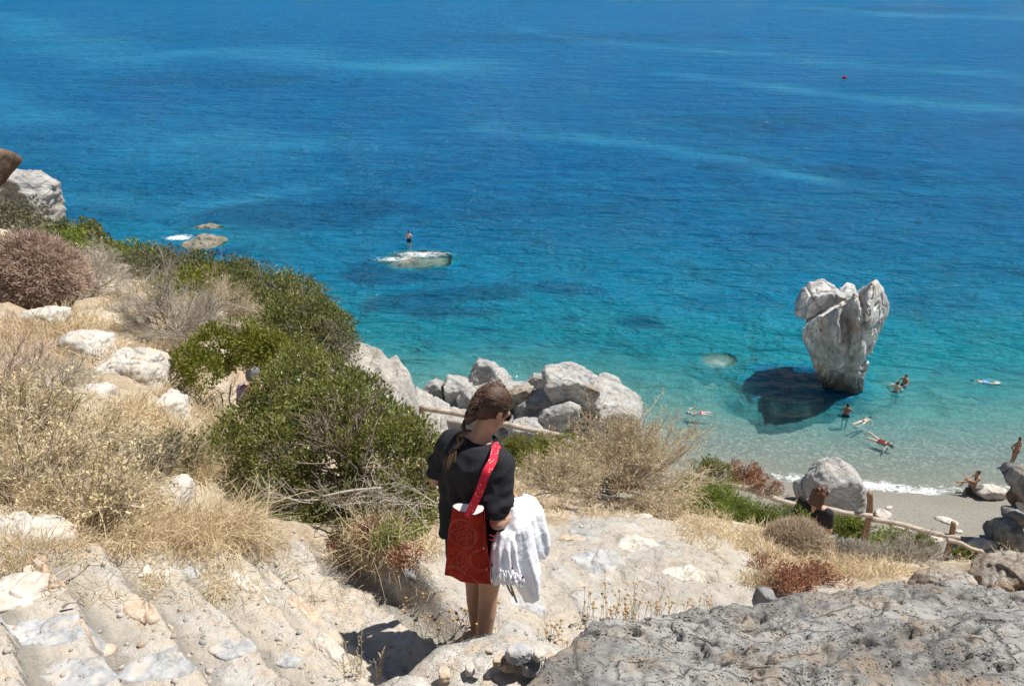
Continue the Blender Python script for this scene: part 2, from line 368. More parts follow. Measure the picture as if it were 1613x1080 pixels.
# ground material: mortar and set stones on the stair and path, dry soil elsewhere, limestone on the steep drop
def ground_mat():
    N = NT('ground_stone_and_soil'); co = N.coord(); 
    wob = N.n('ShaderNodeTexNoise'); N.l(co, wob.inputs['Vector']); wob.inputs['Scale'].default_value = 2.2; wob.inputs['Detail'].default_value = 5
    wv = N.n('ShaderNodeVectorMath', operation='SCALE'); N.l(wob.outputs['Color'], wv.inputs[0]); wv.inputs['Scale'].default_value = .55
    va = N.n('ShaderNodeVectorMath', operation='ADD'); N.l(co, va.inputs[0]); N.l(wv.outputs[0], va.inputs[1])
    vec = va.outputs[0]
    cell = N.n('ShaderNodeTexVoronoi'); N.l(vec, cell.inputs['Vector']); cell.inputs['Scale'].default_value = 3.0
    edge = N.vor(vec, 3.0, 'DISTANCE_TO_EDGE')
    sep = N.n('ShaderNodeSeparateColor'); N.l(cell.outputs['Color'], sep.inputs[0]); rc = sep.outputs[0]; rb = sep.outputs[1]
    n1 = N.noise(co, 1.3, 6, .6); n2 = N.noise(co, 6, 8, .7); n3 = N.noise(co, 38, 5, .7); n4 = N.noise(N.coord((1, 2.4, 1), (0, 0, .7)), 5, 7, .65, .6)
    stone = N.ramp(rc, [(0, (.38, .38, .37)), (.25, (.46, .44, .41)), (.45, (.50, .42, .34)), (.62, (.56, .53, .48)), (.8, (.34, .36, .38)), (1, (.54, .41, .31))])
    stone = N.mix(N.mr(n4, .4, .62), stone, (.54, .51, .47)); stone = N.mix(N.math('MULTIPLY', N.mr(n2, .5, .68), .55), stone, (.36, .36, .36))
    mort = N.mix(N.mr(n2, .35, .65), (.40, .36, .30), (.56, .51, .44)); mort = N.mix(N.mr(n1, .42, .6, 0, .6), mort, (.42, .385, .335))
    isst = N.math('MULTIPLY', N.mr(N.math('ADD', edge, N.math('MULTIPLY', N.math('SUBTRACT', n2, .5), .3)), .03, .16), N.mr(rb, .40, .5))
    path = N.mix(isst, mort, stone)
    # gravel in the mortar
    gv = N.n('ShaderNodeTexVoronoi'); N.l(vec, gv.inputs['Vector']); gv.inputs['Scale'].default_value = 26
    gs = N.n('ShaderNodeSeparateColor'); N.l(gv.outputs['Color'], gs.inputs[0])
    gm = N.math('MULTIPLY', N.mr(gv.outputs['Distance'], .18, .26, 1, 0), N.mr(gs.outputs[0], .72, .76))
    gcol = N.ramp(gs.outputs[1], [(0, (.68, .64, .58)), (.5, (.55, .38, .26)), (.75, (.34, .33, .32)), (1, (.72, .70, .68))])
    path = N.mix(N.mr(N.noise(co, 2.4, 5, .6), .5, .62, 0, .45), path, (.56, .47, .37)); path = N.mix(gm, path, gcol); path = N.mix(N.mr(n3, .5, .7, 0, .5), path, (.30, .275, .25))
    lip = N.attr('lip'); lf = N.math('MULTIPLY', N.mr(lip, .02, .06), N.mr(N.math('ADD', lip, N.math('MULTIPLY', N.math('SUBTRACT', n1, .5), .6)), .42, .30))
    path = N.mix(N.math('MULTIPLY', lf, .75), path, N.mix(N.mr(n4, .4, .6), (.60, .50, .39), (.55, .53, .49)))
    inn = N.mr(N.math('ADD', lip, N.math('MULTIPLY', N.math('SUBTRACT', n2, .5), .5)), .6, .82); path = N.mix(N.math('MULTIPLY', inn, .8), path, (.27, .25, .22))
    soil = N.mix(N.mr(n2, .35, .65), (.36, .27, .18), (.50, .41, .30)); soil = N.mix(N.mr(n1, .45, .6), soil, (.54, .47, .37)); soil = N.mix(gm, soil, gcol)
    soil = N.mix(N.mr(n3, .5, .7, 0, .6), soil, (.25, .18, .11))
    pm = N.mr(N.math('ADD', N.attr('path'), N.math('MULTIPLY', N.math('SUBTRACT', n2, .5), .8)), .38, .6)
    col = N.mix(pm, soil, path)
    geo = N.n('ShaderNodeNewGeometry'); sx = N.n('ShaderNodeSeparateXYZ'); N.l(geo.outputs['Normal'], sx.inputs[0])
    steep = N.mr(N.math('ADD', sx.outputs[2], N.math('MULTIPLY', N.math('SUBTRACT', n1, .5), .6)), .52, .72, 1, 0)
    cliff = N.mix(N.mr(n4, .35, .62), (.24, .225, .205), (.48, .46, .43)); cliff = N.mix(N.mr(n2, .55, .7, 0, .6), cliff, (.20, .18, .16))
    col = N.mix(N.math('MULTIPLY', N.math('MAXIMUM', steep, .88), N.attr('drop')), col, cliff)
    h = N.math('ADD', N.math('MULTIPLY', n2, .8), N.math('MULTIPLY', n3, .30)); h = N.math('ADD', h, N.math('MULTIPLY', isst, .2)); h = N.math('ADD', h, N.math('MULTIPLY', gm, .25)); h = N.math('ADD', h, N.math('MULTIPLY', n4, .5))
    return N.done(N.pr(col, .93, N.bump(h, 1., .05), .15))
me = mesh('ground', P3(X.ravel(), Y.ravel(), Z.ravel()), grid_faces(len(gx), len(gy)))
xf, yf = X.ravel(), Y.ravel(); pn = .25*fbm(P3(xf, yf)*1.5, 91, 3)
pth = np.maximum(stair_mask(xf, yf), ss(-2.3, -1.9, xf)*0)
# worn path: past the woman and on to the right
PLN = np.array([[-1.4, 1.6], [-.9, 2.4], [-.2, 3.1], [.5, 3.6], [1.0, 4.1], [1.3, 4.6]])
def pdist(x, y, L):
    r = np.full(np.shape(x), 1e9)
    for a, b in zip(L[:-1], L[1:]):
        d = b-a; t = np.clip(((x-a[0])*d[0]+(y-a[1])*d[1])/(d@d), 0, 1); r = np.minimum(r, np.hypot(x-a[0]-t*d[0], y-a[1]-t*d[1]))
    return r
pd = pdist(xf, yf, PLN)
pth = np.maximum(pth, ss(1.05, .75, pd+pn))
pth = np.maximum(pth, ss(1.0, .7, pdist(xf, yf, np.array([[.3, 3.0], [1.6, 3.6], [1.5, 4.9]]))+pn))
pth = np.maximum(pth, .85*ss(.7, .4, pdist(xf, yf, np.array([[-3, 8.8], [-1.2, 9.2], [.8, 9.2], [2.6, 8.8], [4.6, 8.6], [9, 8.6]]))+pn))
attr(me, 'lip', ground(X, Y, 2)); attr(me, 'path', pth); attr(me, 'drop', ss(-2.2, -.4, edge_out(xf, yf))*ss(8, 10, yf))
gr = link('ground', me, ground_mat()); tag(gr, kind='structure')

# ------------------------------------------------------------ beach and seabed
SXk = [-80, -30, -14, -6, -2, 3, 6, 9, 12, 16, 19, 24, 40]
SYk = [60, 42, 36, 34, 34.6, 34.4, 33.6, 32.4, 31.6, 31.0, 30.6, 30.4, 31]
def shore(x): return np.interp(x, SXk, SYk)
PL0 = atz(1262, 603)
def shadow_pool(x, y): return ss(1.6, .35, np.sqrt(((np.asarray(x, float)-PL0[0])/3.0)**2+((np.asarray(y, float)-PL0[1])/2.3)**2)+.25*np.reshape(fbm(P3(np.ravel(x)*.7, np.ravel(y)*.7), 23, 3), np.shape(x)))  # hollow added to darken the water where the sea stack's shadow falls
def bed(x, y):
    d = y-shore(x); d2 = np.maximum(d, 0)
    z = np.where(d > 0, -(.07*d2+.0042*d2**2*np.clip(2-d2/60, 1, 2)*.8), -.11*d)
    z = z-4.2*shadow_pool(x, y)
    return np.maximum(z, -60)
WEED_SHADE = []                                        # dark meadows on the bottom and painted shade by the sea stack: (x, y, radius x, radius y, strength)
for u, v, a, b, s in ((650, 480, 3.4, 2.2, 1), (750, 460, 4, 2, .9), (610, 432, 4.5, 2.2, 1), (330, 400, 3, 1.6, 1), (1262, 602, 3.3, 2.6, 1.0), (890, 455, 3, 1.6, .8), (1000, 510, 2.2, 1.3, 1), (600, 420, 3.5, 1.5, .9), (900, 500, 2, 1, .6), (560, 330, 9, 5, .7), (450, 340, 10, 4, .6),  # spot left of the sea stack paints its shadow darker
                      (830, 330, 12, 4, .45), (1190, 195, 16, 8, .55), (1370, 268, 7, 2.5, .6), (1160, 262, 5, 2, .5), (370, 125, 26, 14, .5), (1420, 15, 60, 30, .6), (200, 60, 60, 20, .3), (930, 60, 60, 18, .5),
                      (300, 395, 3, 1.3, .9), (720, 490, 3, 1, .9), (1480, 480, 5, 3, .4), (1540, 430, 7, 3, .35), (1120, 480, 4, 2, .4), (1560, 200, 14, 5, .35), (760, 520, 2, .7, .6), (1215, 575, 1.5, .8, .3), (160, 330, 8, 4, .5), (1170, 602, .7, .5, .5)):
    p = atz(u, v); WEED_SHADE.append((p[0], p[1], a, b, s))
def weed(x, y):  # mask of the meadows and the painted stack shadow
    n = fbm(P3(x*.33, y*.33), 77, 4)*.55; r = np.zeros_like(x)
    for a, b, c, d, s in WEED_SHADE:
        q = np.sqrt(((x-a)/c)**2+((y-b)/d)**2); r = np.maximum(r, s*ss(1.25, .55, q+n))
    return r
bx = lines([(-300, -60, 20), (-60, -24, 1.0), (-24, 26, .22), (26, 60, 1.), (60, 300, 20)])
by = lines([(18, 62, .22), (62, 110, .8), (110, 700, 20)])
X, Y = np.meshgrid(bx, by); p = P3(X.ravel(), Y.ravel()); dd = (Y-shore(X)).ravel()
Z = bed(X, Y).ravel()+.03*fbm(p*.8, 81, 3)+ss(3, 10, dd)*.3*fbm(p*.35, 82, 4)+ss(5, 12, dd)*.7*np.maximum(0, rdg(p*.3, 83, 3)-.4)
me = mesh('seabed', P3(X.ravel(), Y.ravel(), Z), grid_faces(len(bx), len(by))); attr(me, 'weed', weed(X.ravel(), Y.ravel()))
N = NT('beach_sand'); co = N.coord()
n1 = N.noise(co, .8, 5); n2 = N.noise(co, 9, 6, .7); n3 = N.noise(N.coord((1, 2.5, 1), (0, 0, .2)), 1.6, 5, .6)
z = N.n('ShaderNodeSeparateXYZ'); N.l(N.n('ShaderNodeNewGeometry').outputs['Position'], z.inputs[0]); wet = N.mr(z.outputs[2], .03, .16, 1, 0)
c = N.mix(N.mr(n2, .35, .65), (.19, .178, .155), (.28, .265, .235)); c = N.mix(N.mr(n3, .55, .7, 0, .5), c, (.22, .20, .17))
c = N.mix(N.math('MULTIPLY', wet, .4), c, (.17, .155, .13)); c = N.mix(N.mr(z.outputs[2], -.3, -1.6, 0, .6), c, (.40, .42, .36)); pb = N.n('ShaderNodeTexVoronoi'); N.l(co, pb.inputs['Vector']); pb.inputs['Scale'].default_value = 8; ps = N.n('ShaderNodeSeparateColor'); N.l(pb.outputs['Color'], ps.inputs[0]); c = N.mix(N.math('MULTIPLY', N.mr(ps.outputs[0], .62, .72), N.mr(z.outputs[2], 0, -.3, 0, .35)), c, (.55, .56, .50)); c = N.mix(N.math('MULTIPLY', N.mr(ps.outputs[1], .66, .74), N.mr(z.outputs[2], 0, -.3, 0, .4)), c, (.13, .14, .12))
c = N.mix(N.math('MULTIPLY', N.attr('weed'), .93), c, (.008, .028, .05))  # meadows and painted stack shadow in the bed colour
M['sand'] = N.done(N.pr(c, N.mr(wet, 0, 1, .95, .6), N.bump(N.math('ADD', n2, N.math('MULTIPLY', n3, 1.5)), .8, .05), .2))
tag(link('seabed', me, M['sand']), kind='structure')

# ------------------------------------------------------------ sea
wx = lines([(-40, -24, .8), (-24, 30, .25), (30, 60, 1.0)]); k = 60*1.06**np.arange(1, 75); wx = np.concatenate([-40-(k[::-1]-60), wx, k])
wy = lines([(26, 66, .2), (66, 110, .6)]); wy = np.concatenate([wy, 110*1.03**np.arange(1, 135)])
X, Y = np.meshgrid(wx, wy); xf, yf = X.ravel(), Y.ravel()
me = mesh('sea', P3(xf, yf, .012*fbm(P3(xf*.5, yf*1.1), 8, 3)*ss(30, 34, yf)), grid_faces(len(wx), len(wy)))
FOAM = []                                        # broken water round the reefs and along the shore: (x, y, rx, ry, strength)
for u, v, a, b, s in ((283, 374, 1.5, .9, 1.3), (268, 376, .5, .3, .7), (305, 402, .5, .2, .55), (665, 400, 2.8, 1.1, .95), (622, 408, 2.2, .8, .9), (700, 403, .5, .2, .4), (560, 400, .4, .3, .25), (1402, 603, .4, .25, .8), (1390, 630, .5, .3, .3), (1418, 622, .5, .2, .6),
                      (1570, 602, .35, .2, .95), (1562, 598, .3, .2, .6), (1575, 612, .3, .15, .6), (1110, 640, .0, .0, 0), (1335, 625, .6, .25, .35), (150, 400, .9, .5, .35), (200, 395, 1, .3, .25), (1580, 766, 1.5, .5, .5)):
    p = atz(u, v); FOAM.append((p[0], p[1], a+.01, b+.01, s))
fo = np.zeros_like(xf)
for a, b, c, d, s in FOAM: fo = np.maximum(fo, s*ss(1.4, .2, np.sqrt(((xf-a)/c)**2+((yf-b)/d)**2)))
dsh = yf-shore(xf)-.25*fbm(P3(xf*.5, yf*.1), 14, 3)
swash = np.exp(-((dsh-.40)/.60)**2)*ss(11.5, 14.5, xf)*ss(26, 18, xf)*1.15
fo = np.maximum(fo, swash); attr(me, 'foam', fo)
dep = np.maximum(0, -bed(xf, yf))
for u, v, a, b, dm in ((655, 409, 3.9, 2.9, .4), (322, 383, 2.2, 2.5, .2), (332, 358, 1.9, .9, .2), (1132, 566, 1.25, 1.05, .45)):
    p = atz(u, v); q = np.sqrt(((xf-p[0])/a)**2+((yf-p[1])/b)**2)+.12*fbm(P3(xf*.9, yf*.9), 19, 3); dep = np.minimum(dep, dm+dep*ss(.62, 1.1, q))
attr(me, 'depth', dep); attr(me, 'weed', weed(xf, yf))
SLK = [((820, 45), (950, 65), (1080, 78), (1250, 90), (1400, 108), (1613, 122), 6), ((1300, 12), (1450, 25), (1613, 30), 12), ((0, 20), (130, 60), (280, 90), (420, 80), (700, 110), 12), ((-50, 130), (250, 210), (500, 225), 8),
       ((1080, 120), (1300, 150), (1613, 185), 5), ((20, 300), (300, 320), (520, 290), 2.5), ((780, 200), (1000, 230), (1300, 290), 3)]
sk_ = np.zeros_like(xf)
for s in SLK:
    L = np.array([atz(*q)[:2] for q in s[:-1]]); w = s[-1]
    for i in range(len(L)-1):
        pass
    wx_ = fbm(P3(xf/w*.22, yf/w*.22), 31, 3); wy_ = fbm(P3(xf/w*.18, yf/w*.3), 37, 4); d = pdist(xf+wx_*w*1.2, yf+wy_*w*1.3, L); sk_ = np.maximum(sk_, np.exp(-(d/w)**2*.7)*(.7+.3*vn(P3(xf*.05, yf*.02), 4)))
sk_ = sk_*(.55+.6*ss(-.5, .5, fbm(P3(xf*.035, yf*.09), 9, 4))); attr(me, 'slick', sk_)
def sea_mat():
    N = NT('sea_water'); co = N.coord(); d = N.attr('depth'); sk = N.attr('slick')
    body = N.ramp(N.mr(d, 0, 24), [(0, (.22, .40, .40)), (.03, (.07, .45, .42)), (.09, (.008, .335, .38)), (.18, (.003, .205, .33)), (.36, (.001, .135, .29)), (.7, (.001, .12, .29)), (1, (.001, .13, .32))])
    big = N.noise(N.coord((.012, .03, 1), (0, 0, -.12)), 1, 5, .6); mid = N.noise(N.coord((.07, .22, 1), (0, 0, -.1)), 1, 5, .65)
    body = N.mix(N.mr(big, .35, .65, .0, .45), body, (.001, .10, .30)); body = N.mix(N.mr(mid, .46, .68, 0, .35), body, (.01, .22, .40))
    body = N.mix(N.math('MULTIPLY', sk, .48), body, (.03, .25, .40))
    body = N.mix(N.math('MULTIPLY', N.attr('weed'), .6), body, (.002, .055, .15))  # same meadows and painted stack shadow in the water colour
    opac = N.math('SUBTRACT', 1, N.math('POWER', 2.718, N.math('MULTIPLY', d, -.55))); opac = N.math('MINIMUM', opac, .93)
    tint = N.ramp(N.mr(d, 0, 8), [(0, (.93, .97, .97)), (.25, (.55, .95, .93)), (.6, (.16, .82, .85)), (1, (.05, .6, .75))])
    w1 = N.noise(N.coord((1.0, 2.2, 1), (0, 0, -.22)), 1.15, 4, .62, .4); w2 = N.noise(N.coord((1, 1.9, 1), (0, 0, .35)), 3.6, 4, .6, .3); w3 = N.noise(N.coord((1, 2.1, 1), (0, 0, -.15)), .28, 3, .6, .4)
    h = N.math('ADD', N.math('MULTIPLY', w1, .75), N.math('MULTIPLY', w2, .22)); h = N.math('ADD', h, N.math('MULTIPLY', w3, 2.2)); w4 = N.noise(N.coord((1, 2.6, 1), (0, 0, -.2)), .06, 3, .6, .0); h = N.math('ADD', h, N.math('MULTIPLY', w4, 4.5))
    calm = N.math('MULTIPLY', N.mr(d, 0, 2.5, .55, 1), N.mr(sk, 0, 1, 1, .55)); h = N.math('MULTIPLY', h, calm)
    nb = N.bump(h, 1., 1.0)
    df = N.n('ShaderNodeBsdfDiffuse'); N.setin(df.inputs[0], body); N.l(nb, df.inputs['Normal'])
    tr = N.n('ShaderNodeBsdfTransparent'); N.setin(tr.inputs[0], tint)
    m1 = N.n('ShaderNodeMixShader'); N.l(opac, m1.inputs[0]); N.l(tr.outputs[0], m1.inputs[1]); N.l(df.outputs[0], m1.inputs[2])
    gl = N.n('ShaderNodeBsdfGlossy'); gl.inputs['Roughness'].default_value = .07; N.l(nb, gl.inputs['Normal'])
    fr = N.n('ShaderNodeFresnel'); fr.inputs[0].default_value = 1.33; N.l(nb, fr.inputs['Normal'])
    m2 = N.n('ShaderNodeMixShader'); N.l(N.math('MINIMUM', fr.outputs[0], .13), m2.inputs[0]); N.l(m1.outputs[0], m2.inputs[1]); N.l(gl.outputs[0], m2.inputs[2])
    f = N.attr('foam'); fn = N.noise(N.coord((1, 1.6, 1)), 4.5, 7, .72, .8); fn2 = N.noise(co, 1.5, 4, .6, .5)
    fm = N.mr(N.math('ADD', N.math('ADD', N.math('MULTIPLY', fn, 1.5), N.math('MULTIPLY', fn2, .7)), N.math('MULTIPLY', f, .48)), 1.36, 1.78)
    fm = N.math('MULTIPLY', fm, N.mr(f, .04, .2))
    fd = N.n('ShaderNodeBsdfDiffuse'); fd.inputs[0].default_value = (.80, .84, .86, 1); N.l(N.bump(fn, .6, .05), fd.inputs['Normal'])
    m3 = N.n('ShaderNodeMixShader'); N.l(fm, m3.inputs[0]); N.l(m2.outputs[0], m3.inputs[1]); N.l(fd.outputs[0], m3.inputs[2])
    return N.done(m3.outputs[0])
M['sea'] = sea_mat()
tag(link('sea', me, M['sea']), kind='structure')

# ------------------------------------------------------------ rocks
def hull_planes(P):
    bm = bmesh.new()
    for p in P: bm.verts.new(Vector(p))
    bmesh.ops.convex_hull(bm, input=bm.verts[:])
    bmesh.ops.recalc_face_normals(bm, faces=bm.faces[:])
    c = np.mean([v.co[:] for v in bm.verts if v.link_faces], axis=0); n = []; d = []
    for f in bm.faces:
        nn = np.array(f.normal[:]); dd = nn@(np.array(f.verts[0].co[:])-c)
        if dd < 0: nn, dd = -nn, -dd
        if dd > 1e-6 and f.calc_area() > 1e-9: n.append(nn); d.append(dd)
    bm.free(); return c, np.array(n), np.array(d)
def hull_shape(P, sub=5, amp=.06, seed=0, pw=16, strata=0., sdir=(0.2, .3, 1), sfreq=3., crack=.5, chips=26):
    """P: corner points; returns a weathered rock surface through them"""
    c, n, d = hull_planes(P); D, F = ico(sub)
    if chips:
        q = np.maximum(D@n.T, 0)/d; V = D/(np.sum(q**60, 1)**(1/60))[:, None]; rc = np.random.RandomState(seed+77); kn = nrm(rc.normal(size=(chips, 3))); kd = (V@kn.T).max(0)*(.84+.14*rc.rand(chips)); n = np.concatenate([n, kn]); d = np.concatenate([d, kd])
    q = np.maximum(D@n.T, 0)/d; r = 1/(np.sum(q**pw, 1)**(1/pw)); V = c+D*r[:, None]
    s = float(np.mean(r)); f = 1/s
    h = fbm(V*f*1.1+seed*3.7, seed, 5, .6)*.9 + .25*np.abs(fbm(V*f*4.7, seed+3, 3)) - crack*np.maximum(0, rdg(V*f*1.3+seed, seed+9, 3)-.75)*1.2 + .5*np.maximum(0, fbm(V*f*3.1, seed+5, 3)) 
    f1, f2, rr = cell((V*f*1.5+.35*fbm(V*f*1.2, seed+4, 2)[:, None])*np.array([1, 1, 1.5])+seed*1.3, seed); h = h*.7+.95*(rr-.5)*ss(.0, .10, f2-f1)-.7*crack*ss(.09, 0, f2-f1)*vn(V*f*2+9, seed)
    f1, f2, rr = cell(V*f*3.6+seed, seed+11); h = h+.32*(rr-.5)*ss(0, .12, f2-f1)
    if strata:
        t = V@nrm(np.array(sdir, float))*f*sfreq+.5*fbm(V*f*1.2, seed+2, 3); k = t-np.floor(t); h = h+strata*(np.minimum(k, (1-k)*.35*4)-.4)
    V = V+D*(h*amp*s)[:, None]
    return V, F
def rock(name, P, mat, label, cat_='rock', group=None, **kw):
    V, F = hull_shape(P, **kw)
    return tag(obj(name, V, F, M[mat]), label, cat_, group)
def flat_stone(p, rx, ry, h, seed, rz=0., sub=4, amp=.10):
    r = np.random.RandomState(seed); P = []
    for k in range(11):
        a = k/11*2*PI; q = .8+.4*r.rand(); x, y = rx*q*math.cos(a), ry*q*math.sin(a); X_ = x*math.cos(rz)-y*math.sin(rz); Y_ = x*math.sin(rz)+y*math.cos(rz)
        P.append(p+np.array([X_, Y_, -h*.3])); P.append(p+np.array([X_*.86, Y_*.86, h*(.7+.3*r.rand())]))
    P.append(p-np.array([0, 0, h*1.4])); P.append(p+np.array([rx*.4, 0, -h*1.4])); P.append(p+np.array([-rx*.4, 0, -h*1.4]))
    return hull_shape(P, sub=sub, amp=amp, seed=seed, pw=40, chips=14)
def outline_pts(ol, Y, t, front=.8, back=.85, base=None):
    """corner points of a boulder whose profile, seen from the stair, is ol at distance Y; t = half depth in metres; base = height its foot reaches down to"""
    R = [at(u, v, Y) for u, v in ol]; cu = np.mean([q[0] for q in ol]); cv = np.mean([q[1] for q in ol])
    rr = np.random.RandomState(int(cu*7+cv*3) % 9999)
    c = at(cu, cv, Y); P = list(R); w = abs(R[0]-R[len(R)//2]).max()
    for r in R:
        low = r[2] < c[2]
        k = front*(.75+.35*rr.rand()); P.append(c+(r-c)*k+np.array([0, -t*(.7+.5*rr.rand()), (.18*t if not low else -.1*t)]))
        k = back*(.8+.25*rr.rand()); P.append(c+(r-c)*k+np.array([0, t*(.7+.5*rr.rand()), -.25*t if not low else 0]))
        if base is not None and low:
            P.append(np.array([c[0]+(r[0]-c[0])*1.0, r[1]-t*.8, base])); P.append(np.array([c[0]+(r[0]-c[0])*.95, r[1]+t*.7, base]))
    return P
def beachY(u, v):
    for Yq in np.arange(22, 36, .05):
        q = at(u, v, Yq)
        if q[2] <= bed(q[:1], q[1:2])[0]: return float(Yq)
    return 31.
def brock(ol, Y, t, mat, label, group=None, name='boulder', front=.8, back=.85, base='auto', **kw):
    if Y > 25.5 and group != G1 and Y < 32: Y = beachY(1600, 853)+{1586: 1.5, 1590: 1.2, 1577: .5, 1559: 0, 1600: -.3}.get(ol[0][0], 0) if 'right edge' in label else beachY(np.mean([q[0] for q in ol]), max(q[1] for q in ol))+.15*t+(28.3-Y if False else 0); base = None
    if group == G1: kw['amp'] = kw.get('amp', .06)*1.1; front = max(front, .93); kw['pw'] = 90; kw.setdefault('chips', 14)
    if base == 'auto': base = (None if 'base of the heap' not in label else -1.) if group == G1 else (at(ol[0][0], max(q[1] for q in ol), Y)[2]-.25*t)
    kw['sub'] = max(6, kw.get('sub', 6)) if group == G1 else kw.get('sub', 5); kw.setdefault('pw', 44)
    return rock(name, outline_pts(ol, Y, t, front, back, base), mat, label, 'boulder' if name == 'boulder' else 'rock', group, **kw)
G1 = 'boulders heaped at the water edge'
brock([(664, 614), (683, 594), (700, 604), (706, 628), (692, 646), (664, 640)], 36, .8, 'lime', 'pale blocky boulder at the left end of the heap by the turquoise water', G1, seed=1)
brock([(699, 600), (706, 590), (742, 594), (756, 612), (752, 640), (715, 650), (700, 626)], 35.6, 1.0, 'lime', 'square grey boulder with a dark cracked left side, just left of the pointed one', G1, seed=2, amp=.09)
brock([(733, 597), (751, 563), (768, 565), (792, 585), (812, 603), (800, 645), (740, 645)], 36.4, 1.3, 'lime', 'tallest pointed grey boulder in the heap by the water, above the woman\'s head', G1, seed=3, amp=.08, strata=.6, sdir=(.8, .2, .5), sfreq=4, sub=6)
brock([(716, 642), (730, 614), (800, 602), (842, 606), (846, 628), (812, 642), (765, 662), (720, 660)], 34.3, 1.1, 'lime', 'long grey boulder with a dark pitted face behind the woman\'s braid', G1, seed=4, amp=.10, sub=6)
brock([(797, 618), (812, 609), (842, 607), (840, 628), (818, 640), (798, 636)], 33.4, .5, 'brown', 'brown striped wedge of rock under the end of the long grey boulder', G1, base=None, seed=5, strata=1.2, sdir=(.3, .1, -1), sfreq=7)
brock([(770, 700), (790, 650), (830, 622), (880, 604), (950, 600), (985, 608), (1007, 620), (1016, 665), (1014, 705), (900, 735), (790, 720)], 33.6, 2.0, 'lime', 'broad pale bedrock boulder forming the base of the heap', G1, seed=6, amp=.07, sub=6, strata=.5, sdir=(.1, .6, 1), sfreq=4)
brock([(846, 590), (852, 578), (880, 576), (906, 577), (930, 586), (948, 610), (947, 624), (918, 630), (878, 619), (854, 604)], 32.8, 1.5, 'lime', 'smooth slanting grey slab boulder perched on top of the heap with a brown underside', G1, base=None, seed=7, amp=.07, strata=.5, sdir=(.5, .1, -.9), sfreq=5, sub=6, front=.75)
brock([(905, 612), (918, 600), (944, 612), (946, 624), (920, 630)], 31.5, .35, 'brown', 'brown layered chunk at the lower right of the perched slab', G1, base=None, seed=8, strata=1., sdir=(.5, 0, -1), sfreq=6)
brock([(828, 600), (840, 588), (855, 588), (862, 600), (850, 612), (832, 612)], 36.0, .6, 'lime', 'small white boulder showing left of the perched slab', G1, base=None, seed=9)
brock([(888, 584), (895, 576), (906, 576), (912, 586), (900, 592)], 35.5, .4, 'lime', 'small rounded stone peeping over the perched slab', G1, base=None, seed=10)
brock([(934, 604), (940, 592), (955, 588), (975, 595), (980, 608), (965, 616), (940, 616)], 35.6, .7, 'lime', 'round grey boulder behind the right end of the perched slab', G1, seed=11)
brock([(838, 668), (858, 643), (898, 631), (916, 640), (910, 655), (880, 668), (850, 676)], 30.9, .7, 'lime', 'tilted grey wedge boulder in the middle of the heap with a shadowed gap below', G1, seed=12, amp=.07)
brock([(925, 672), (945, 648), (975, 636), (1004, 645), (1014, 680), (1010, 715), (940, 718)], 31.0, 1.0, 'cliff', 'smooth beige boulder at the right front of the heap behind the dry shrub', G1, seed=13, amp=.06)
brock([(796, 690), (806, 664), (840, 656), (886, 672), (905, 696), (880, 712), (800, 712)], 30.6, .9, 'lime', 'bluish white slab of rock low in the heap beside the woman\'s sunglasses', G1, seed=14, amp=.06)
brock([(665, 645), (680, 628), (700, 632), (712, 650), (700, 665), (668, 662)], 33.5, .7, 'lime', 'grey stone below the leftmost boulder of the heap', G1, seed=15)
brock([(742, 650), (765, 640), (800, 645), (812, 665), (790, 690), (748, 684)], 32., .9, 'darkgrey', 'dark grey boulder mostly hidden behind the woman\'s head', G1, seed=16)
brock([(660, 700), (668, 655), (700, 640), (760, 640), (810, 650), (830, 700), (820, 740), (670, 730)], 33.6, 1.6, 'lime', 'cracked pale bedrock at the left base of the heap behind the pole rail', G1, seed=17, amp=.10, sub=6, strata=.6, sdir=(.2, .5, 1), sfreq=5)
# spur below the left bushes
P = [at(*q) for q in ((540, 492, 19), (560, 503, 20), (590, 533, 22), (618, 556, 24), (640, 572, 26), (658, 598, 28), (668, 626, 30), (650, 660, 31), (600, 640, 20), (560, 600, 17), (530, 540, 16), (520, 520, 19), (640, 650, 24))]
P += [p+np.array([-3, 3, -6]) for p in P[:7]]
rock('cliff_spur', P, 'cliff', 'warm grey rock spur running down to the sea below the green bushes', 'cliff', seed=21, sub=6, amp=.07, pw=10)
brock([(1262, 765), (1284, 747), (1299, 731), (1324, 724), (1348, 738), (1361, 772), (1362, 800), (1322, 812), (1276, 800)], 28.4, 1.2, 'lime', 'big pale veined boulder standing on the sand behind the wooden rail', seed=22, amp=.07, sub=6, strata=.5, sdir=(.6, .1, .4), sfreq=4)
brock([(1250, 778), (1256, 758), (1275, 752), (1290, 760), (1290, 790), (1262, 796)], 27.6, .6, 'lime', 'smaller grey rock leaning on the left of the big beach boulder', seed=23)
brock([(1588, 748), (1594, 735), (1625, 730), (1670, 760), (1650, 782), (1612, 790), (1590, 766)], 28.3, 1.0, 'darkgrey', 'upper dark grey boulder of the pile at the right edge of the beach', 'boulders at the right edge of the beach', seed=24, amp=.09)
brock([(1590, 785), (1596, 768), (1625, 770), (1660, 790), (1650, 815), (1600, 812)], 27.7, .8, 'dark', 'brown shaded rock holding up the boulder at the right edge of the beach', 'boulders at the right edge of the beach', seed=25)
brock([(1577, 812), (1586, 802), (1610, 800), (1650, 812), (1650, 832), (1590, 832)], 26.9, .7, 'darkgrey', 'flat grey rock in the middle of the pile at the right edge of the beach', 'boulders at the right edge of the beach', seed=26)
brock([(1559, 845), (1566, 826), (1580, 817), (1604, 822), (1630, 838), (1620, 858), (1570, 856)], 26.0, .7, 'darkgrey', 'lowest dark rough rock of the pile at the right edge of the beach', 'boulders at the right edge of the beach', seed=27, amp=.12)
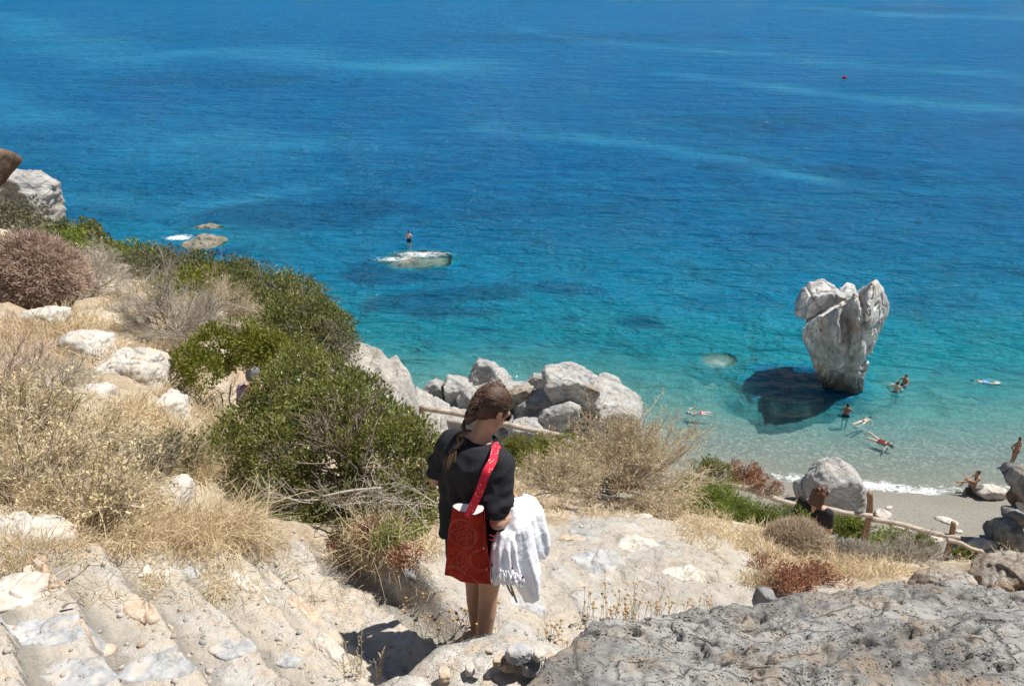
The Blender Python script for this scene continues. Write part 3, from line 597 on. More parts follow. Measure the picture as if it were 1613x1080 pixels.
brock([(1600, 800), (1606, 790), (1625, 790), (1630, 800), (1615, 806)], 26.6, .3, 'pale', 'small white stone wedged between the right edge boulders', 'boulders at the right edge of the beach', seed=28)
brock([(1532, 773), (1548, 765), (1568, 764), (1586, 770), (1592, 777), (1566, 783), (1538, 782)], 30.6, .4, 'pale', 'low white rock in the wash beside the seated bather', seed=29, amp=.12)
brock([(1521, 771), (1525, 766), (1531, 768), (1532, 776), (1522, 776)], 29.9, .15, 'dark', 'small black stone on the sand under the seated bather', seed=30)
GB = 'pale stones on the sand'
for i, (u, v, rx, ry, h, rz, lb) in enumerate(((1492, 822, .55, .28, .14, -.5, 'flat white rock lying alone in the middle of the sand'), (1390, 814, .45, .35, .28, -.5, 'white rock on the sand just right of the taller fence post'), (1420, 832, .55, .3, .16, -.3, 'flat pale rock on the sand between the two fence posts'),
        (1545, 858, .8, .35, .2, .1, 'pale stones at the foot of the beach below the dark boulders'), (1465, 848, .6, .3, .12, -.1, 'thin pale slab on the sand left of the leaning post'), (1400, 800, .2, .14, .1, .4, 'little white stone beside the tall post rock'), (1510, 838, .22, .15, .1, .2, 'little pale stone below the lone flat white rock'))):
    Yq = beachY(u, v); V, F = flat_stone(at(u, v, Yq), rx, ry, h, 40+i, rz, 4, .14); tag(obj('beach_stone', V, F, M['pale']), lb, 'stone', GB)

# the leaning sea stack: three wedge shaped columns, a left lobe and a foot, fused into one stone
def fused(name, parts, voxel, mat, smooth_it=2, disp=None, parent=None, loc=None, join_smooth=True, facs=None):
    V, F = cat(parts); me = mesh('tmp', V, F); o = bpy.data.objects.new('tmp', me); C.objects.link(o)
    m = o.modifiers.new('r', 'REMESH'); m.mode = 'VOXEL'; m.voxel_size = voxel; m.use_smooth_shade = True
    if smooth_it:
        k = o.modifiers.new('s', 'SMOOTH'); k.factor = .5; k.iterations = smooth_it
    dg = bpy.context.evaluated_depsgraph_get(); dg.update(); ev = o.evaluated_get(dg); me2 = bpy.data.meshes.new_from_object(ev)
    n = len(me2.vertices); Vv = np.empty(n*3, np.float32); me2.vertices.foreach_get('co', Vv); Vv = Vv.reshape(-1, 3).astype(float)
    nl = len(me2.loops); L = np.empty(nl, np.int32); me2.loops.foreach_get('vertex_index', L)
    tt = np.empty(len(me2.polygons), np.int32); me2.polygons.foreach_get('loop_total', tt)
    NNv = np.empty(n*3, np.float32); me2.vertex_normals.foreach_get('vector', NNv); NNv = NNv.reshape(-1, 3)
    if np.all(tt == 4): Fq = [L.reshape(-1, 4)]
    else:
        ls = np.concatenate([[0], np.cumsum(tt)[:-1]]); Fq = [np.stack([L[ls[tt == k_]+j] for j in range(k_)], -1) for k_ in np.unique(tt)]
    bpy.data.objects.remove(o); bpy.data.meshes.remove(me); bpy.data.meshes.remove(me2)
    if disp is not None: Vv = disp(Vv, NNv)
    return (Vv, Fq) if name is None else obj(name, Vv, Fq, mat, parent, loc)
def stk(pts): return [at(*p) for p in pts]
Yb = 40.2
hA = stk([(1262, 517, Yb+.2), (1322, 478, Yb-2.2), (1330, 474, Yb+.2), (1316, 486, Yb-2.0), (1262, 532, Yb+.3), (1275, 556, Yb+.4), (1317, 572, Yb-1.7), (1330, 578, Yb-.7), (1325, 530, Yb-2.7), (1326, 590, Yb+.2), (1295, 586, Yb+1.4),
     (1340, 585, Yb+.6), (1334, 480, Yb+1.5), (1300, 500, Yb+2.4), (1290, 560, Yb+2.2)])
hB = stk([(1330, 473, Yb-.6), (1345, 464, Yb-2.2), (1352, 458, Yb+.3), (1356, 480, Yb-2.0), (1356, 540, Yb-2.0), (1362, 566, Yb-.5), (1340, 530, Yb-1.5), (1332, 500, Yb-1.1), (1334, 575, Yb-.6), (1340, 590, Yb+.2), (1352, 580, Yb+.2), (1345, 462, Yb+2.2), (1370, 500, Yb+.9), (1372, 556, Yb+.6), (1335, 560, Yb+1.4)])
hC = stk([(1346, 462, Yb-.2), (1376, 441, Yb-1.2), (1381, 440, Yb+.3), (1392, 457, Yb+.2), (1403, 478, Yb+.4), (1399, 498, Yb+.3), (1386, 512, Yb-.2), (1366, 500, Yb-2.1), (1368, 465, Yb-2.0), (1378, 532, Yb-.2), (1374, 556, Yb+.1), (1362, 560, Yb+.2), (1375, 446, Yb+2), (1395, 480, Yb+1.6), (1360, 540, Yb+1.5)])
hD = stk([(1249, 490, Yb+1.6), (1262, 464, Yb+1.8), (1274, 443, Yb+2.2), (1298, 441, Yb+2.2), (1326, 458, Yb+2.), (1333, 470, Yb+1.2), (1268, 503, Yb+.9), (1252, 499, Yb+1.3), (1270, 450, Yb+4), (1320, 470, Yb+4.4), (1262, 495, Yb+3.6), (1283, 470, Yb+.9), (1308, 460, Yb+1.1)])
hE = stk([(1322, 458, Yb+2.8), (1334, 446, Yb+2.8), (1348, 447, Yb+2.6), (1352, 462, Yb+1.6), (1326, 470, Yb+1.6), (1338, 452, Yb+4), (1345, 470, Yb+3)])
hF = stk([(1334, 570, Yb-.3), (1352, 568, Yb-.5), (1366, 566, Yb-.1), (1368, 574, Yb+.2), (1358, 586, Yb), (1358, 612, Yb+.2), (1346, 616, Yb-.1), (1333, 600, Yb+.3), (1290, 578, Yb+1.8), (1350, 600, Yb+1.8), (1305, 604, Yb+1.8), (1345, 640, Yb+.6)])
hG = stk([(1272, 550, Yb+.5), (1280, 560, Yb+.3), (1287, 581, Yb+.5), (1299, 598, Yb+.5), (1335, 613, Yb+.4), (1300, 620, Yb+1.), (1275, 520, Yb+1.0), (1340, 476, Yb+1.2), (1370, 480, Yb+1.5), (1365, 560, Yb+1.0), (1320, 600, Yb+1.6), (1280, 560, Yb+1.6), (1300, 490, Yb+3.5), (1270, 500, Yb+1.8), (1300, 476, Yb+1.8), (1335, 462, Yb+1.6), (1350, 540, Yb+3), (1330, 625, Yb+1.5), (1300, 600, Yb+2)])
parts = [hull_shape(h, sub=5, amp=.012, seed=60+i, pw=160, crack=.1, chips=0) for i, h in enumerate((hA, hB, hC, hD, hE, hF, hG))]
def dstack(V, Nn):
    q = V*np.array([.75, .75, .28])+.35*fbm(V*.8, 3, 2)[:, None]; f1, f2, rr = cell(q, 41); g1, g2, r2 = cell(V*np.array([2.1, 2.1, .9]), 51)
    h = .20*(rr-.5)*ss(0, .08, f2-f1)-.16*ss(.07, 0, f2-f1)+.09*(r2-.5)*ss(0, .12, g2-g1)+.035*fbm(V*3.5, 9, 3)
    return V+Nn*h[:, None]
o = fused('sea_stack', parts, .055, M['stack'], 0, dstack); tag(o, 'tall leaning grey and white rock rising from the shallow turquoise water', 'sea stack')

def reef(ol, Yy, t, label, mat='reef', **kw): brock(ol, Yy, t, mat, label, None, name='reef_rock', **kw)
def rz0(cu, cv, rx, ry, h, zc, mat, label, seed, name='reef_rock', sub=5, amp=.14, rot=0.):
    """low rock lying in the sea centred below a sighted point of the surface"""
    c = atz(cu, cv); r = np.random.RandomState(seed); P = []
    for k in range(16):
        a = k/16*2*PI; q = (.85+.3*r.rand()); x, y = rx*q*math.cos(a), ry*q*math.sin(a)
        P.append(c+np.array([x*math.cos(rot)-y*math.sin(rot), x*math.sin(rot)+y*math.cos(rot), zc-h*r.rand()*.6]))
    for k in range(7): P.append(c+np.array([(r.rand()-.5)*rx*.9, (r.rand()-.5)*ry*.9, zc+h*(.2+.3*r.rand())]))
    P += [c+np.array([x*rx*.8, y*ry*.8, zc-h*2]) for x, y in ((-1, 0), (1, 0), (0, 1), (0, -1))]
    return rock(name, P, mat, label, 'rock', sub=sub, amp=amp, seed=seed)
rz0(655, 409, 3.9, 2.9, 1.0, -.40, 'reef', 'flat rock awash in the sea with a bather standing on it', 71, rot=.25)
rz0(322, 383, 2.3, 2.6, 1.5, .15, 'reef', 'brown rock breaking the surface at left with white foam beside it', 72, rot=-.4)
rz0(332, 357, 1.9, .9, .8, .0, 'reef', 'thin dark ledge just breaking the surface behind the foam washed rock', 73)
rz0(1132, 553, 1.5, 1.5, .5, -.55, 'pale', 'pale green rounded rock under the water left of the sea stack', 74, sub=4)
rz0(560, 728-300, 1.2, .6, .3, -.5, 'reef', 'dark submerged rock left of the flat rock awash', 77, sub=4)

# upper left
brock([(-30, 300), (8, 268), (30, 259), (52, 270), (84, 284), (93, 300), (90, 345), (74, 344), (40, 330), (-20, 330)], 22.5, .8, 'lime', 'grey fissured crag at the far left above the sea', name='crag', seed=81, sub=6, amp=.10, strata=.7, sdir=(.3, .2, 1), sfreq=4)
brock([(-80, 226), (-18, 227), (6, 232), (18, 242), (20, 252), (14, 268), (6, 282), (0, 296), (-20, 304), (-80, 308)], 11, .35, 'dark', base=None, front=.95, label= 'dark rust coloured overhanging rock at the far left edge', name='crag', seed=82, amp=.08)
# outcrops of the near hillside
def orock(ol, Yy, t, mat, label, seed, **kw): brock(ol, Yy, t, mat, label, None, name='rock', seed=seed, **kw)
orock([(160, 566), (185, 553), (222, 557), (243, 556), (258, 575), (262, 615), (235, 630), (180, 612)], 7.4, .35, 'pale', 'big white weathered rock amid the dry grass below the grey dry shrub', 91, amp=.17, sub=6)
orock([(118, 612), (150, 606), (176, 612), (172, 632), (140, 640), (120, 630)], 6.2, .22, 'pale', 'flat pale stone in the dry grass left of the big white rock', 92, amp=.17)
orock([(26, 492), (60, 486), (96, 488), (102, 512), (84, 522), (40, 514)], 8.3, .3, 'pale', 'cracked white rock under the round pinkish shrub', 93, amp=.19)
orock([(100, 520), (130, 520), (170, 540), (165, 560), (110, 550)], 7.8, .3, 'pale', 'low pale rock between the cracked white rock and the big white one', 94, amp=.19)
orock([(-60, 812), (0, 806), (60, 818), (118, 838), (116, 862), (80, 872), (20, 868), (-60, 880)], 3.0, .14, 'pale', 'long white rock with dark lichen beside the dry grass at the left edge', 95, amp=.15, sub=6, strata=.5)
orock([(190, 790), (215, 768), (262, 758), (292, 772), (296, 800), (262, 818), (205, 822)], 4.1, .2, 'pale', 'grey white rock half hidden by dry stalks above the steps', 98, amp=.17, sub=6)
orock([(236, 640), (256, 620), (284, 626), (298, 650), (270, 664), (242, 660)], 6.1, .2, 'pale', 'small pale rock right of the big white weathered rock', 99, amp=.17)
orock([(600, 1120), (630, 1066), (690, 1040), (762, 1027), (850, 1030), (910, 1050), (960, 1100), (900, 1180), (620, 1180)], 2.66, .22, 'ledge', 'low stone ledge in front of the woman\'s feet', 100, amp=.05, sub=6, front=.9)
orock([(560, 1130), (600, 1085), (650, 1070), (690, 1090), (680, 1150)], 2.4, .12, 'ledge', 'rounded pale stone at the bottom edge beside the woman\'s shadow', 101, amp=.08)
orock([(1520, 925), (1530, 900), (1560, 886), (1600, 874), (1650, 866), (1760, 856), (1760, 950), (1600, 955), (1530, 940)], 4.4, .22, 'brown', 'brown layered outcrop with dry grass at the right edge', 102, amp=.09, sub=6, strata=.9, sdir=(.25, -.3, 1), sfreq=6)
orock([(1430, 922), (1450, 908), (1500, 900), (1540, 905), (1540, 930), (1450, 935)], 4.3, .12, 'brown', 'tan broken rock at the left end of the brown outcrop', 103, amp=.12, strata=.8, sfreq=6)
orock([(1186, 945), (1196, 925), (1220, 930), (1222, 950)], 3.6, .08, 'stoneB' if False else 'lime', 'small bluish stone at the edge of the pale path by the red plants', 104, sub=4)
orock([(980, 832), (1000, 815), (1030, 816), (1034, 830), (1005, 842)], 5.4, .12, 'pale', 'flat grey stone under the front of the big dry shrub', 105, sub=4)
orock([(880, 815), (905, 802), (925, 808), (928, 822), (895, 826)], 5.5, .12, 'darkgrey', 'dark stone under the left side of the big dry shrub', 106, sub=4)
orock([(630, 912), (636, 896), (650, 894), (660, 905), (655, 914)], 3.6, .05, 'lime', 'small blue grey stone left of the woman at the bush foot', 107, sub=4)

# stones set in the steps: rough slabs along the tread edges
rs = np.random.RandomState(5)
for i, (u, v, rx, ry, h, mt, rz, lb) in enumerate((
    (392, 914, .12, .07, .05, 'stoneA', -.9, 'white chalky stone set at the edge of a step near the bush'), (368, 1022, .11, .07, .035, 'stoneB', .2, 'blue grey stone with white veins set in the lower steps'),
    (145, 1003, .075, .045, .02, 'stoneC', .1, 'peach oval stone set in the mortar at lower left'), (230, 960, .13, .08, .03, 'stoneC', -.7, 'rough peach coloured patch of stone in the middle of the steps'),
    (250, 1050, .16, .09, .03, 'stoneB', .3, 'large grey and white veined stone in the bottom step'), (60, 1000, .2, .1, .03, 'stoneB', .3, 'wide grey streaked stone in the step at the left edge'),
    (130, 1060, .16, .09, .02, 'stoneB', .2, 'flat bluish grey stone at the bottom left corner'), (480, 960, .07, .16, .03, 'stoneC', .75, 'long peach stone forming the edge of the fourth step'),
    (520, 1020, .05, .14, .03, 'stoneA', .75, 'pale kerb stone at the edge of the last step before the shadow'), (245, 905, .08, .06, .03, 'stoneA', 0, 'pale stone at the head of the second step'),
    (300, 905, .06, .05, .03, 'stoneB', 0, 'grey stone at the head of the third step by the dry grass'), (92, 920, .05, .04, .03, 'stoneC', 0, 'small tan stone left of the steps under a dead stick'),
    (62, 890, .09, .06, .06, 'stoneC', .1, 'peach coloured stone just below the long white rock'), (8, 940, .16, .14, .1, 'stoneA', .3, 'pale block at the left end of the stone steps'), (455, 1045, .06, .05, .02, 'stoneB', 0, 'bluish stone low on the last step'), (1010, 855, .2, .14, .03, 'stoneA', .4, 'broad pale stone set in the path below the dry shrub'),
    (940, 880, .22, .12, .02, 'stoneB', .2, 'flat grey stone in the path right of the towel'), (1080, 905, .2, .1, .025, 'stoneA', .1, 'pale crust of rock in the path near the red plants'),
    (900, 850, .12, .08, .02, 'stoneC', .1, 'peach stone in the path under the dry shrub'), (840, 955, .14, .09, .02, 'stoneB', .1, 'flat stone in the path just right of the woman\'s knees'))):
    p = gnd(u, v)-np.array([0, 0, .029]); V, F = flat_stone(p, rx*1.1, ry*1.1, .035+h*.2, 200+i, rz, 5, .13); V[:, 2] += ground(V[:, 0], V[:, 1])-p[2]-.029; tag(obj('set_stone', V, F, M[mt]), lb, 'stone')
# rubble at the woman's feet
for i, (u, v, s, mt, lb) in enumerate(((818, 1030, .060, 'stoneB', 'largest blue white stone crowning the rubble heap'), (838, 1050, .055, 'stoneB', 'grey white block at the right of the rubble heap'), (800, 1046, .048, 'stoneC', 'orange brown stone in the middle of the rubble heap'),
    (787, 1040, .035, 'stoneC', 'small rust stone at the left of the rubble heap'), (826, 1070, .05, 'stoneB', 'squarish stone at the bottom of the rubble heap'), (803, 1068, .045, 'stoneA', 'pale stone at the bottom left of the rubble heap'),
    (850, 1030, .035, 'stoneA', 'pale wedge stone at the upper right of the rubble heap'), (872, 1042, .045, 'stoneC', 'long tan stone just right of the rubble heap'), (778, 1062, .045, 'stoneA', 'flat cream stone left of the rubble heap'),
    (770, 1025, .02, 'stoneC', 'tiny rust stone above the rubble heap'), (856, 1062, .03, 'stoneC', 'small brown stone at the right foot of the rubble heap'), (700, 1062, .04, 'stoneC', 'tan stone on the ledge left of the rubble heap'), (812, 1050, .03, 'stoneC', 'rust splinter wedged between the rubble stones'), (845, 1074, .05, 'stoneA', 'cream block at the bottom right of the rubble heap'), (868, 1068, .035, 'stoneB', 'grey stone at the lower right end of the rubble heap'), (790, 1078, .05, 'stoneC', 'brownish stone at the very bottom of the rubble heap'), (740, 1055, .03, 'stoneA', 'pale stone on the ledge below the woman\'s feet'))):
    p = at(u, v, 2.55); V, F = flat_stone(p, s*1.1, s*.8, s*.75, 300+i, i*1.3, 4, .07); tag(obj('rubble_stone', V, F, M[mt], smooth=False), lb, 'stone')
# loose pebbles on path and steps
peb = []
for k in range(4):
    V, F = flat_stone(np.zeros(3), 1, .75, .6, 400+k, 0, 2, .12); me = mesh('pebble', V, F); me.materials.append(M[('stoneA', 'stoneB', 'stoneC', 'stoneA')[k]]); peb.append(me)
n = 0
while n < 280:
    u, v = rs.rand()*1200, 830+rs.rand()*250
    if u > 850 and v > 945: continue
    p = gnd(u, v)
    if p[1] > 5.5: continue
    k = rs.randint(4); o = link('pebble', peb[k], None, None, p+np.array([0, 0, .002])); s = .005+.017*rs.rand()**2.4
    o.scale = (s, s, s); o.rotation_euler = (rs.rand()*.5, rs.rand()*.5, rs.rand()*6); n += 1
    tag(o, ('small pale pebble lying loose on the stone path', 'small grey pebble lying loose on the stone path', 'small rust coloured pebble lying loose on the stone path', 'small pale pebble lying loose on the stone path')[k], 'pebble', ('pale pebbles', 'grey pebbles', 'rust pebbles', 'pale pebbles')[k]+' scattered on the path')

# pitted bedrock in the right foreground
SB = np.array([at(*q) for q in ((800, 1110, 2.05), (900, 1020, 2.45), (935, 992, 2.65), (1030, 978, 2.78), (1130, 958, 2.95), (1250, 945, 3.1), (1380, 930, 3.25), (1500, 925, 3.3), (1613, 935, 3.2), (1750, 930, 3.3),
    (1000, 1060, 2.25), (1200, 1040, 2.35), (1400, 1010, 2.5), (1600, 1010, 2.5), (1000, 1150, 1.8), (1300, 1150, 1.8), (1600, 1130, 1.85), (1800, 1080, 2.1))])
# slab surface from a second thin plate fit
_CP, _TW = CP, TW
CP = SB; TW = tps_fit(CP)
def slab_h(x, y):
    global CP, TW
    a, b = CP, TW; CP, TW = SB, SBW; r = tps(x, y); CP, TW = a, b; return r
SBW = TW; CP, TW = _CP, _TW
sx = np.arange(-.25, 3.6, .0115); sy = np.arange(1.1, 3.75, .0115)
X, Y = np.meshgrid(sx, sy); xf, yf = X.ravel(), Y.ravel(); p = P3(xf, yf)
hz = slab_h(xf, yf)
ang = .35; xr = xf*math.cos(ang)+yf*math.sin(ang); yr = -xf*math.sin(ang)+yf*math.cos(ang)
band = rdg(P3(xr*.8, yr*3.0), 501, 4)
f1, f2, rr = cell(P3(xr*2.6+.5*vn(p*2, 5), yr*6+.5*vn(p*2, 6)), 91); hz += .035*(rr-.5)*ss(.02, .1, f2-f1)-.02*ss(.08, 0, f2-f1); f1, f2, rr = cell(P3(xr*11, yr*19), 93); hz += .012*(rr-.5)*ss(.02, .15, f2-f1)
hz += .045*fbm(p*1.8, 500, 4)+.022*band+.016*fbm(P3(xr*5, yr*11), 505, 4)+.007*fbm(p*34, 509, 2)
pit = np.maximum(0, fbm(P3(xr*15, yr*26), 511, 2)-.22)*ss(-.35, .25, fbm(p*2.1, 513, 3)); hz -= .10*np.minimum(pit, .5)
ledge = yr*2.4+.35*fbm(p*1.4, 515, 3); kk = ledge-np.floor(ledge); hz += .035*(kk-.5)*ss(.0, .1, kk)
topY = np.interp(xf, np.sort(SB[:10, 0]), SB[:10, 1][np.argsort(SB[:10, 0])])
hz -= 2.2*np.maximum(0, yf-topY-.03*fbm(p*6, 520, 3)-.02)
leftx = np.interp(yf, [1, 2.05, 2.45, 2.65, 4], [-.1, 0.0, .16, .28, .9]); hz -= .75*np.maximum(0, leftx+.05*fbm(p*5, 531, 3)-xf)
me = mesh('bedrock', P3(xf, yf, hz), grid_faces(len(sx), len(sy)))
o = link('bedrock', me, M['slab']); tag(o, 'broad slab of pitted grey bedrock filling the lower right foreground', 'rock')

# ------------------------------------------------------------ plants
def rdirs(n, r, up=-1.):
    d = nrm(r.normal(size=(n, 3)));
    if up > -1: d[:, 2] = np.where(d[:, 2] < up, -d[:, 2]*.5, d[:, 2]); d = nrm(d)
    return d
def leaf_quads(P, D, Wd, L, r, flat=.0):
    """rhombic leaves at P pointing along D"""
    n = len(P); s = nrm(np.cross(D, nrm(r.normal(size=(n, 3)))+np.array([0, 0, flat]))); L = L*(.6+.8*r.rand(n))[:, None]; w = Wd*(.6+.8*r.rand(n))[:, None]
    up = nrm(np.cross(D, s))
    V = np.stack([P, P+D*L*.5+s*w*.5+up*L*.08, P+D*L, P+D*L*.5-s*w*.5+up*L*.08], 1).reshape(-1, 3)
    return V, np.arange(n*4).reshape(n, 4)
def curves(P0, D, L, r, k=5, bend=.35, grav=0.):
    n = len(P0); t = np.linspace(0, 1, k)[None, :, None]; b = r.normal(size=(n, 1, 3))*bend; b2 = r.normal(size=(n, 1, 3))*bend*.35
    L = np.broadcast_to(L, (n,))[:, None, None]
    return P0[:, None]+L*(D[:, None]*t+b*t*t*.5+b2*np.sin(t*7)*.25+np.array([0, 0, -grav])*t*t)
def pick(cv, r, n, t0=.3):
    i = r.randint(len(cv), size=n); k = cv.shape[1]; t = (t0+(1-t0)*r.rand(n))*(k-1); j = np.minimum(t.astype(int), k-2); f = (t-j)[:, None]
    a, b = cv[i, j], cv[i, j+1]; return a+(b-a)*f, nrm(b-a)
def branchy(c, R, r, n1=14, n2=90, n3=700, n4=0, th=.012, spread=1., l3=.35, droop=.0, up=.15):
    """woody shrub rising from c with radii R"""
    d = rdirs(n1, r, up); d[:, :2] *= spread; d = nrm(d); T = c+d*R*(.75+.25*r.rand(n1))[:, None]
    dd = T-(c+r.normal(size=(n1, 3))*np.array([.08, .08, 0])*R); L = np.linalg.norm(dd, axis=1)
    c1 = curves(T-dd, nrm(dd), L, r, 7, .25, -0.02); m = float(np.mean(R))
    p, t = pick(c1, r, n2, .25); c2 = curves(p, nrm(t+.8*rdirs(n2, r)), m*(.25+.35*r.rand(n2)), r, 5, .35, droop)
    p, t = pick(c2, r, n3, .2); c3 = curves(p, nrm(t+.8*rdirs(n3, r)+np.array([0, 0, .25])), m*l3*(.4+.6*r.rand(n3)), r, 4, .4, droop)
    th1 = th*np.linspace(1, .45, 7)[None]*np.ones((n1, 1)); th2 = th*np.linspace(.42, .22, 5)[None]*np.ones((n2, 1)); th3 = th*np.linspace(.2, .09, 4)[None]*np.ones((n3, 1))
    out = [tubes(c1, th1, 5), tubes(c2, th2, 3), tubes(c3, th3, 3)]
    if n4:
        p, t = pick(c3, r, n4, .2); c4 = curves(p, nrm(t+.9*rdirs(n4, r)), m*l3*.45*(.4+.6*r.rand(n4)), r, 3, .3); out.append(tubes(c4, th*np.array([[.1, .085, .06]])*np.ones((n4, 1)), 3)); c3 = c3
        return out, c1, c2, c3, c4
    return out, c1, c2, c3, None
def clump_leaves(cl, n, r, L, Wd, c0=None):
    """cl: list of (x,y,z,radius): leaves in the outer part of each clump, sprigs pointing outwards"""
    cl = np.array(cl); a = cl[:, 3]**2; a = a/a.sum(); i = r.choice(len(cl), n, p=a); d = rdirs(n, r)
    lump = 1+.28*fbm(cl[i, :3]*1.7+d*2.6, 3, 3); rr = cl[i, 3]*lump*(.55+.5*r.rand(n)**.55)
    P = cl[i, :3]+d*rr[:, None]
    D = nrm(d*.8+.9*nrm(r.normal(size=(n, 3)))+np.array([0, 0, .35]))
    # leave gaps
    k = fbm(P*5.5, 12, 3) > -.22+.5*(r.rand(n)-.5)
    return leaf_quads(P[k], D[k], Wd, L, r)
def bush(label, c, R, leaf, nleaf, L, Wd, seed, group=None, wood='bark', nclump=16, n3=200, name='bush', cat_='bush', clumps=None, th=.012):
    r = np.random.RandomState(seed); root = empty(name, c); tag(root, label, cat_, group)
    c = np.array(c); R = np.array(R, float)
    if clumps is None:
        d = rdirs(nclump, r, -.05); q = (.45+.4*r.rand(nclump))[:, None]; pc = c+np.array([0, 0, R[2]*.35])+d*R*q*np.array([1, 1, .75])
        clumps = [(*p, float(np.mean(R))*(.24+.22*r.rand())) for p in pc]; clumps.append((*(c+np.array([0, 0, R[2]*.4])), float(np.min(R))*.55))
    obj('foliage', *clump_leaves(clumps, nleaf, r, L, Wd), M[leaf], root, smooth=False)
    b, *_ = branchy(c, R*np.array([.9, .9, 1.]), r, 12, 50, n3, th=th); V, F = cat(b); obj('branches', V, F, M[wood], root)
    return root
def dry(label, c, R, seed, mat='twig', leaves=None, nl=0, L=.02, Wd=.008, group=None, n=(14, 90, 700), n4=2200, th=.009, name='dry_shrub', up=.15, l3=.35, spread=1., cat_='shrub'):
    r = np.random.RandomState(seed); root = empty(name, c); tag(root, label, cat_, group); c = np.array(c)
    b, c1, c2, c3, c4 = branchy(c, np.array(R, float), r, *n, n4=n4, th=th, up=up, l3=l3, spread=spread); V, F = cat(b); obj('twigs', V, F, M[mat], root)
    if leaves:
        src = c4 if c4 is not None else c3; p, t = pick(src, r, nl, .2); obj('dry_leaves', *leaf_quads(p, nrm(t+.7*rdirs(nl, r)), Wd, L, r), M[leaves], root, smooth=False)
    return root
def cushion(label, c, R, seed, mat='twig_p', n=9000, th=.003, group=None, twl=.22, leaf=None, nl=0):
    """dome of dense interlaced twigs"""
    r = np.random.RandomState(seed); c = np.array(c); R = np.array(R, float); root = empty('cushion_shrub', c); tag(root, label, 'shrub', group)
    d = rdirs(n, r, -.1); lump = 1+.06*fbm(d*3.3+seed, seed, 3)+.05*fbm(d*9, seed, 2); q = (.80+.2*r.rand(n)**.6)*lump
    tip = c+d*R*q[:, None]; D = nrm(d+.65*nrm(r.normal(size=(n, 3)))); Ln = float(np.mean(R))*twl*(.5+r.rand(n))
    P = curves(tip-D*Ln[:, None], D, Ln, r, 4, .5); V, F = tubes(P, th*np.array([[1, .85, .7, .4]])*np.ones((n, 1)), 3)
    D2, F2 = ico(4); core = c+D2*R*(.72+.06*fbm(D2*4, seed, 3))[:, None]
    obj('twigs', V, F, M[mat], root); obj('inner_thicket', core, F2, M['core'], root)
    m = 24; dd = rdirs(m, r, .05); b = curves(np.repeat(c[None], m, 0), dd, float(np.mean(R))*.9, r, 5, .2); V, F = tubes(b, th*4*np.linspace(1, .4, 5)[None]*np.ones((m, 1)), 4); obj('stems', V, F, M['bark'], root)
    if leaf:
        i = r.randint(n, size=nl); obj('dry_leaves', *leaf_quads(tip[i], nrm(d[i]+.7*rdirs(nl, r)), .008, .02, r), M[leaf], root, smooth=False)
    return root
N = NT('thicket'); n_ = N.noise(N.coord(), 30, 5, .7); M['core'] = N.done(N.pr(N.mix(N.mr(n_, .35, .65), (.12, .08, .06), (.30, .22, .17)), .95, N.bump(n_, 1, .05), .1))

# the big mastic bush in the middle
cl = [at(u, v, Y_).tolist()+[rr] for u, v, Y_, rr in ((400, 800, 4.5, .26), (350, 790, 4.6, .18), (460, 800, 4.4, .28), (530, 815, 4.4, .24), (600, 800, 4.4, .26), (650, 790, 4.5, .22), (370, 730, 4.9, .28), (440, 720, 4.7, .30), (520, 740, 4.6, .30),
      (600, 720, 4.7, .30), (660, 730, 4.8, .20), (400, 670, 5.2, .22), (440, 610, 5.6, .2), (450, 640, 5.3, .26), (520, 650, 5.1, .30), (580, 665, 5.1, .27), (635, 690, 5.2, .22), (678, 705, 5.4, .13), (470, 590, 5.9, .26), (530, 605, 5.7, .24), (570, 625, 5.6, .22), (622, 668, 5.5, .18),
      (525, 588, 6.2, .16), (480, 572, 6.3, .18), (620, 850, 4.1, .12), (430, 850, 4.1, .14), (500, 850, 4.15, .12), (685, 760, 4.7, .12), (350, 690, 5.3, .14), (350, 835, 4.25, .16), (400, 850, 4.1, .15), (460, 858, 4.05, .15), (540, 858, 4.05, .14), (590, 852, 4.05, .13), (645, 835, 4.2, .13), (330, 765, 4.7, .13), (660, 690, 5.0, .16))]
c0 = gnd(500, 850)+np.array([.1, .7, -.1])
r = np.random.RandomState(3); root = empty('mastic_bush', c0); tag(root, 'large leafy dark green bush filling the space left of the woman', 'bush')
obj('foliage', *clump_leaves(cl, 84000, r, .034, .014), M['leaf'], root, smooth=False)
b, c1, c2, c3, _ = branchy(c0, np.array([.66, .45, .6]), r, 26, 220, 1500, th=.016, l3=.2); V, F = cat(b); obj('branches', V, F, M['bark'], root)
# bleached bare twigs poking out of the bush front
q = np.array([gnd(u, 862)+np.array([0, .3, .1]) for u in np.linspace(470, 690, 26)]); dd = nrm(np.stack([r.normal(size=26)*.8, -.3-.3*r.rand(26), .25+.6*r.rand(26)], 1))
b1 = curves(q, dd, .18+.16*r.rand(26), r, 6, .4); p, t = pick(b1, r, 220, .2); b2 = curves(p, nrm(t+.8*rdirs(220, r)), .08+.14*r.rand(220), r, 4, .4)
V, F = cat([tubes(b1, .004*np.linspace(1, .4, 6)[None]*np.ones((26, 1)), 5), tubes(b2, .0022*np.ones((220, 4)), 3)]); obj('dead_twigs', V, F, M['twig_g'], root)

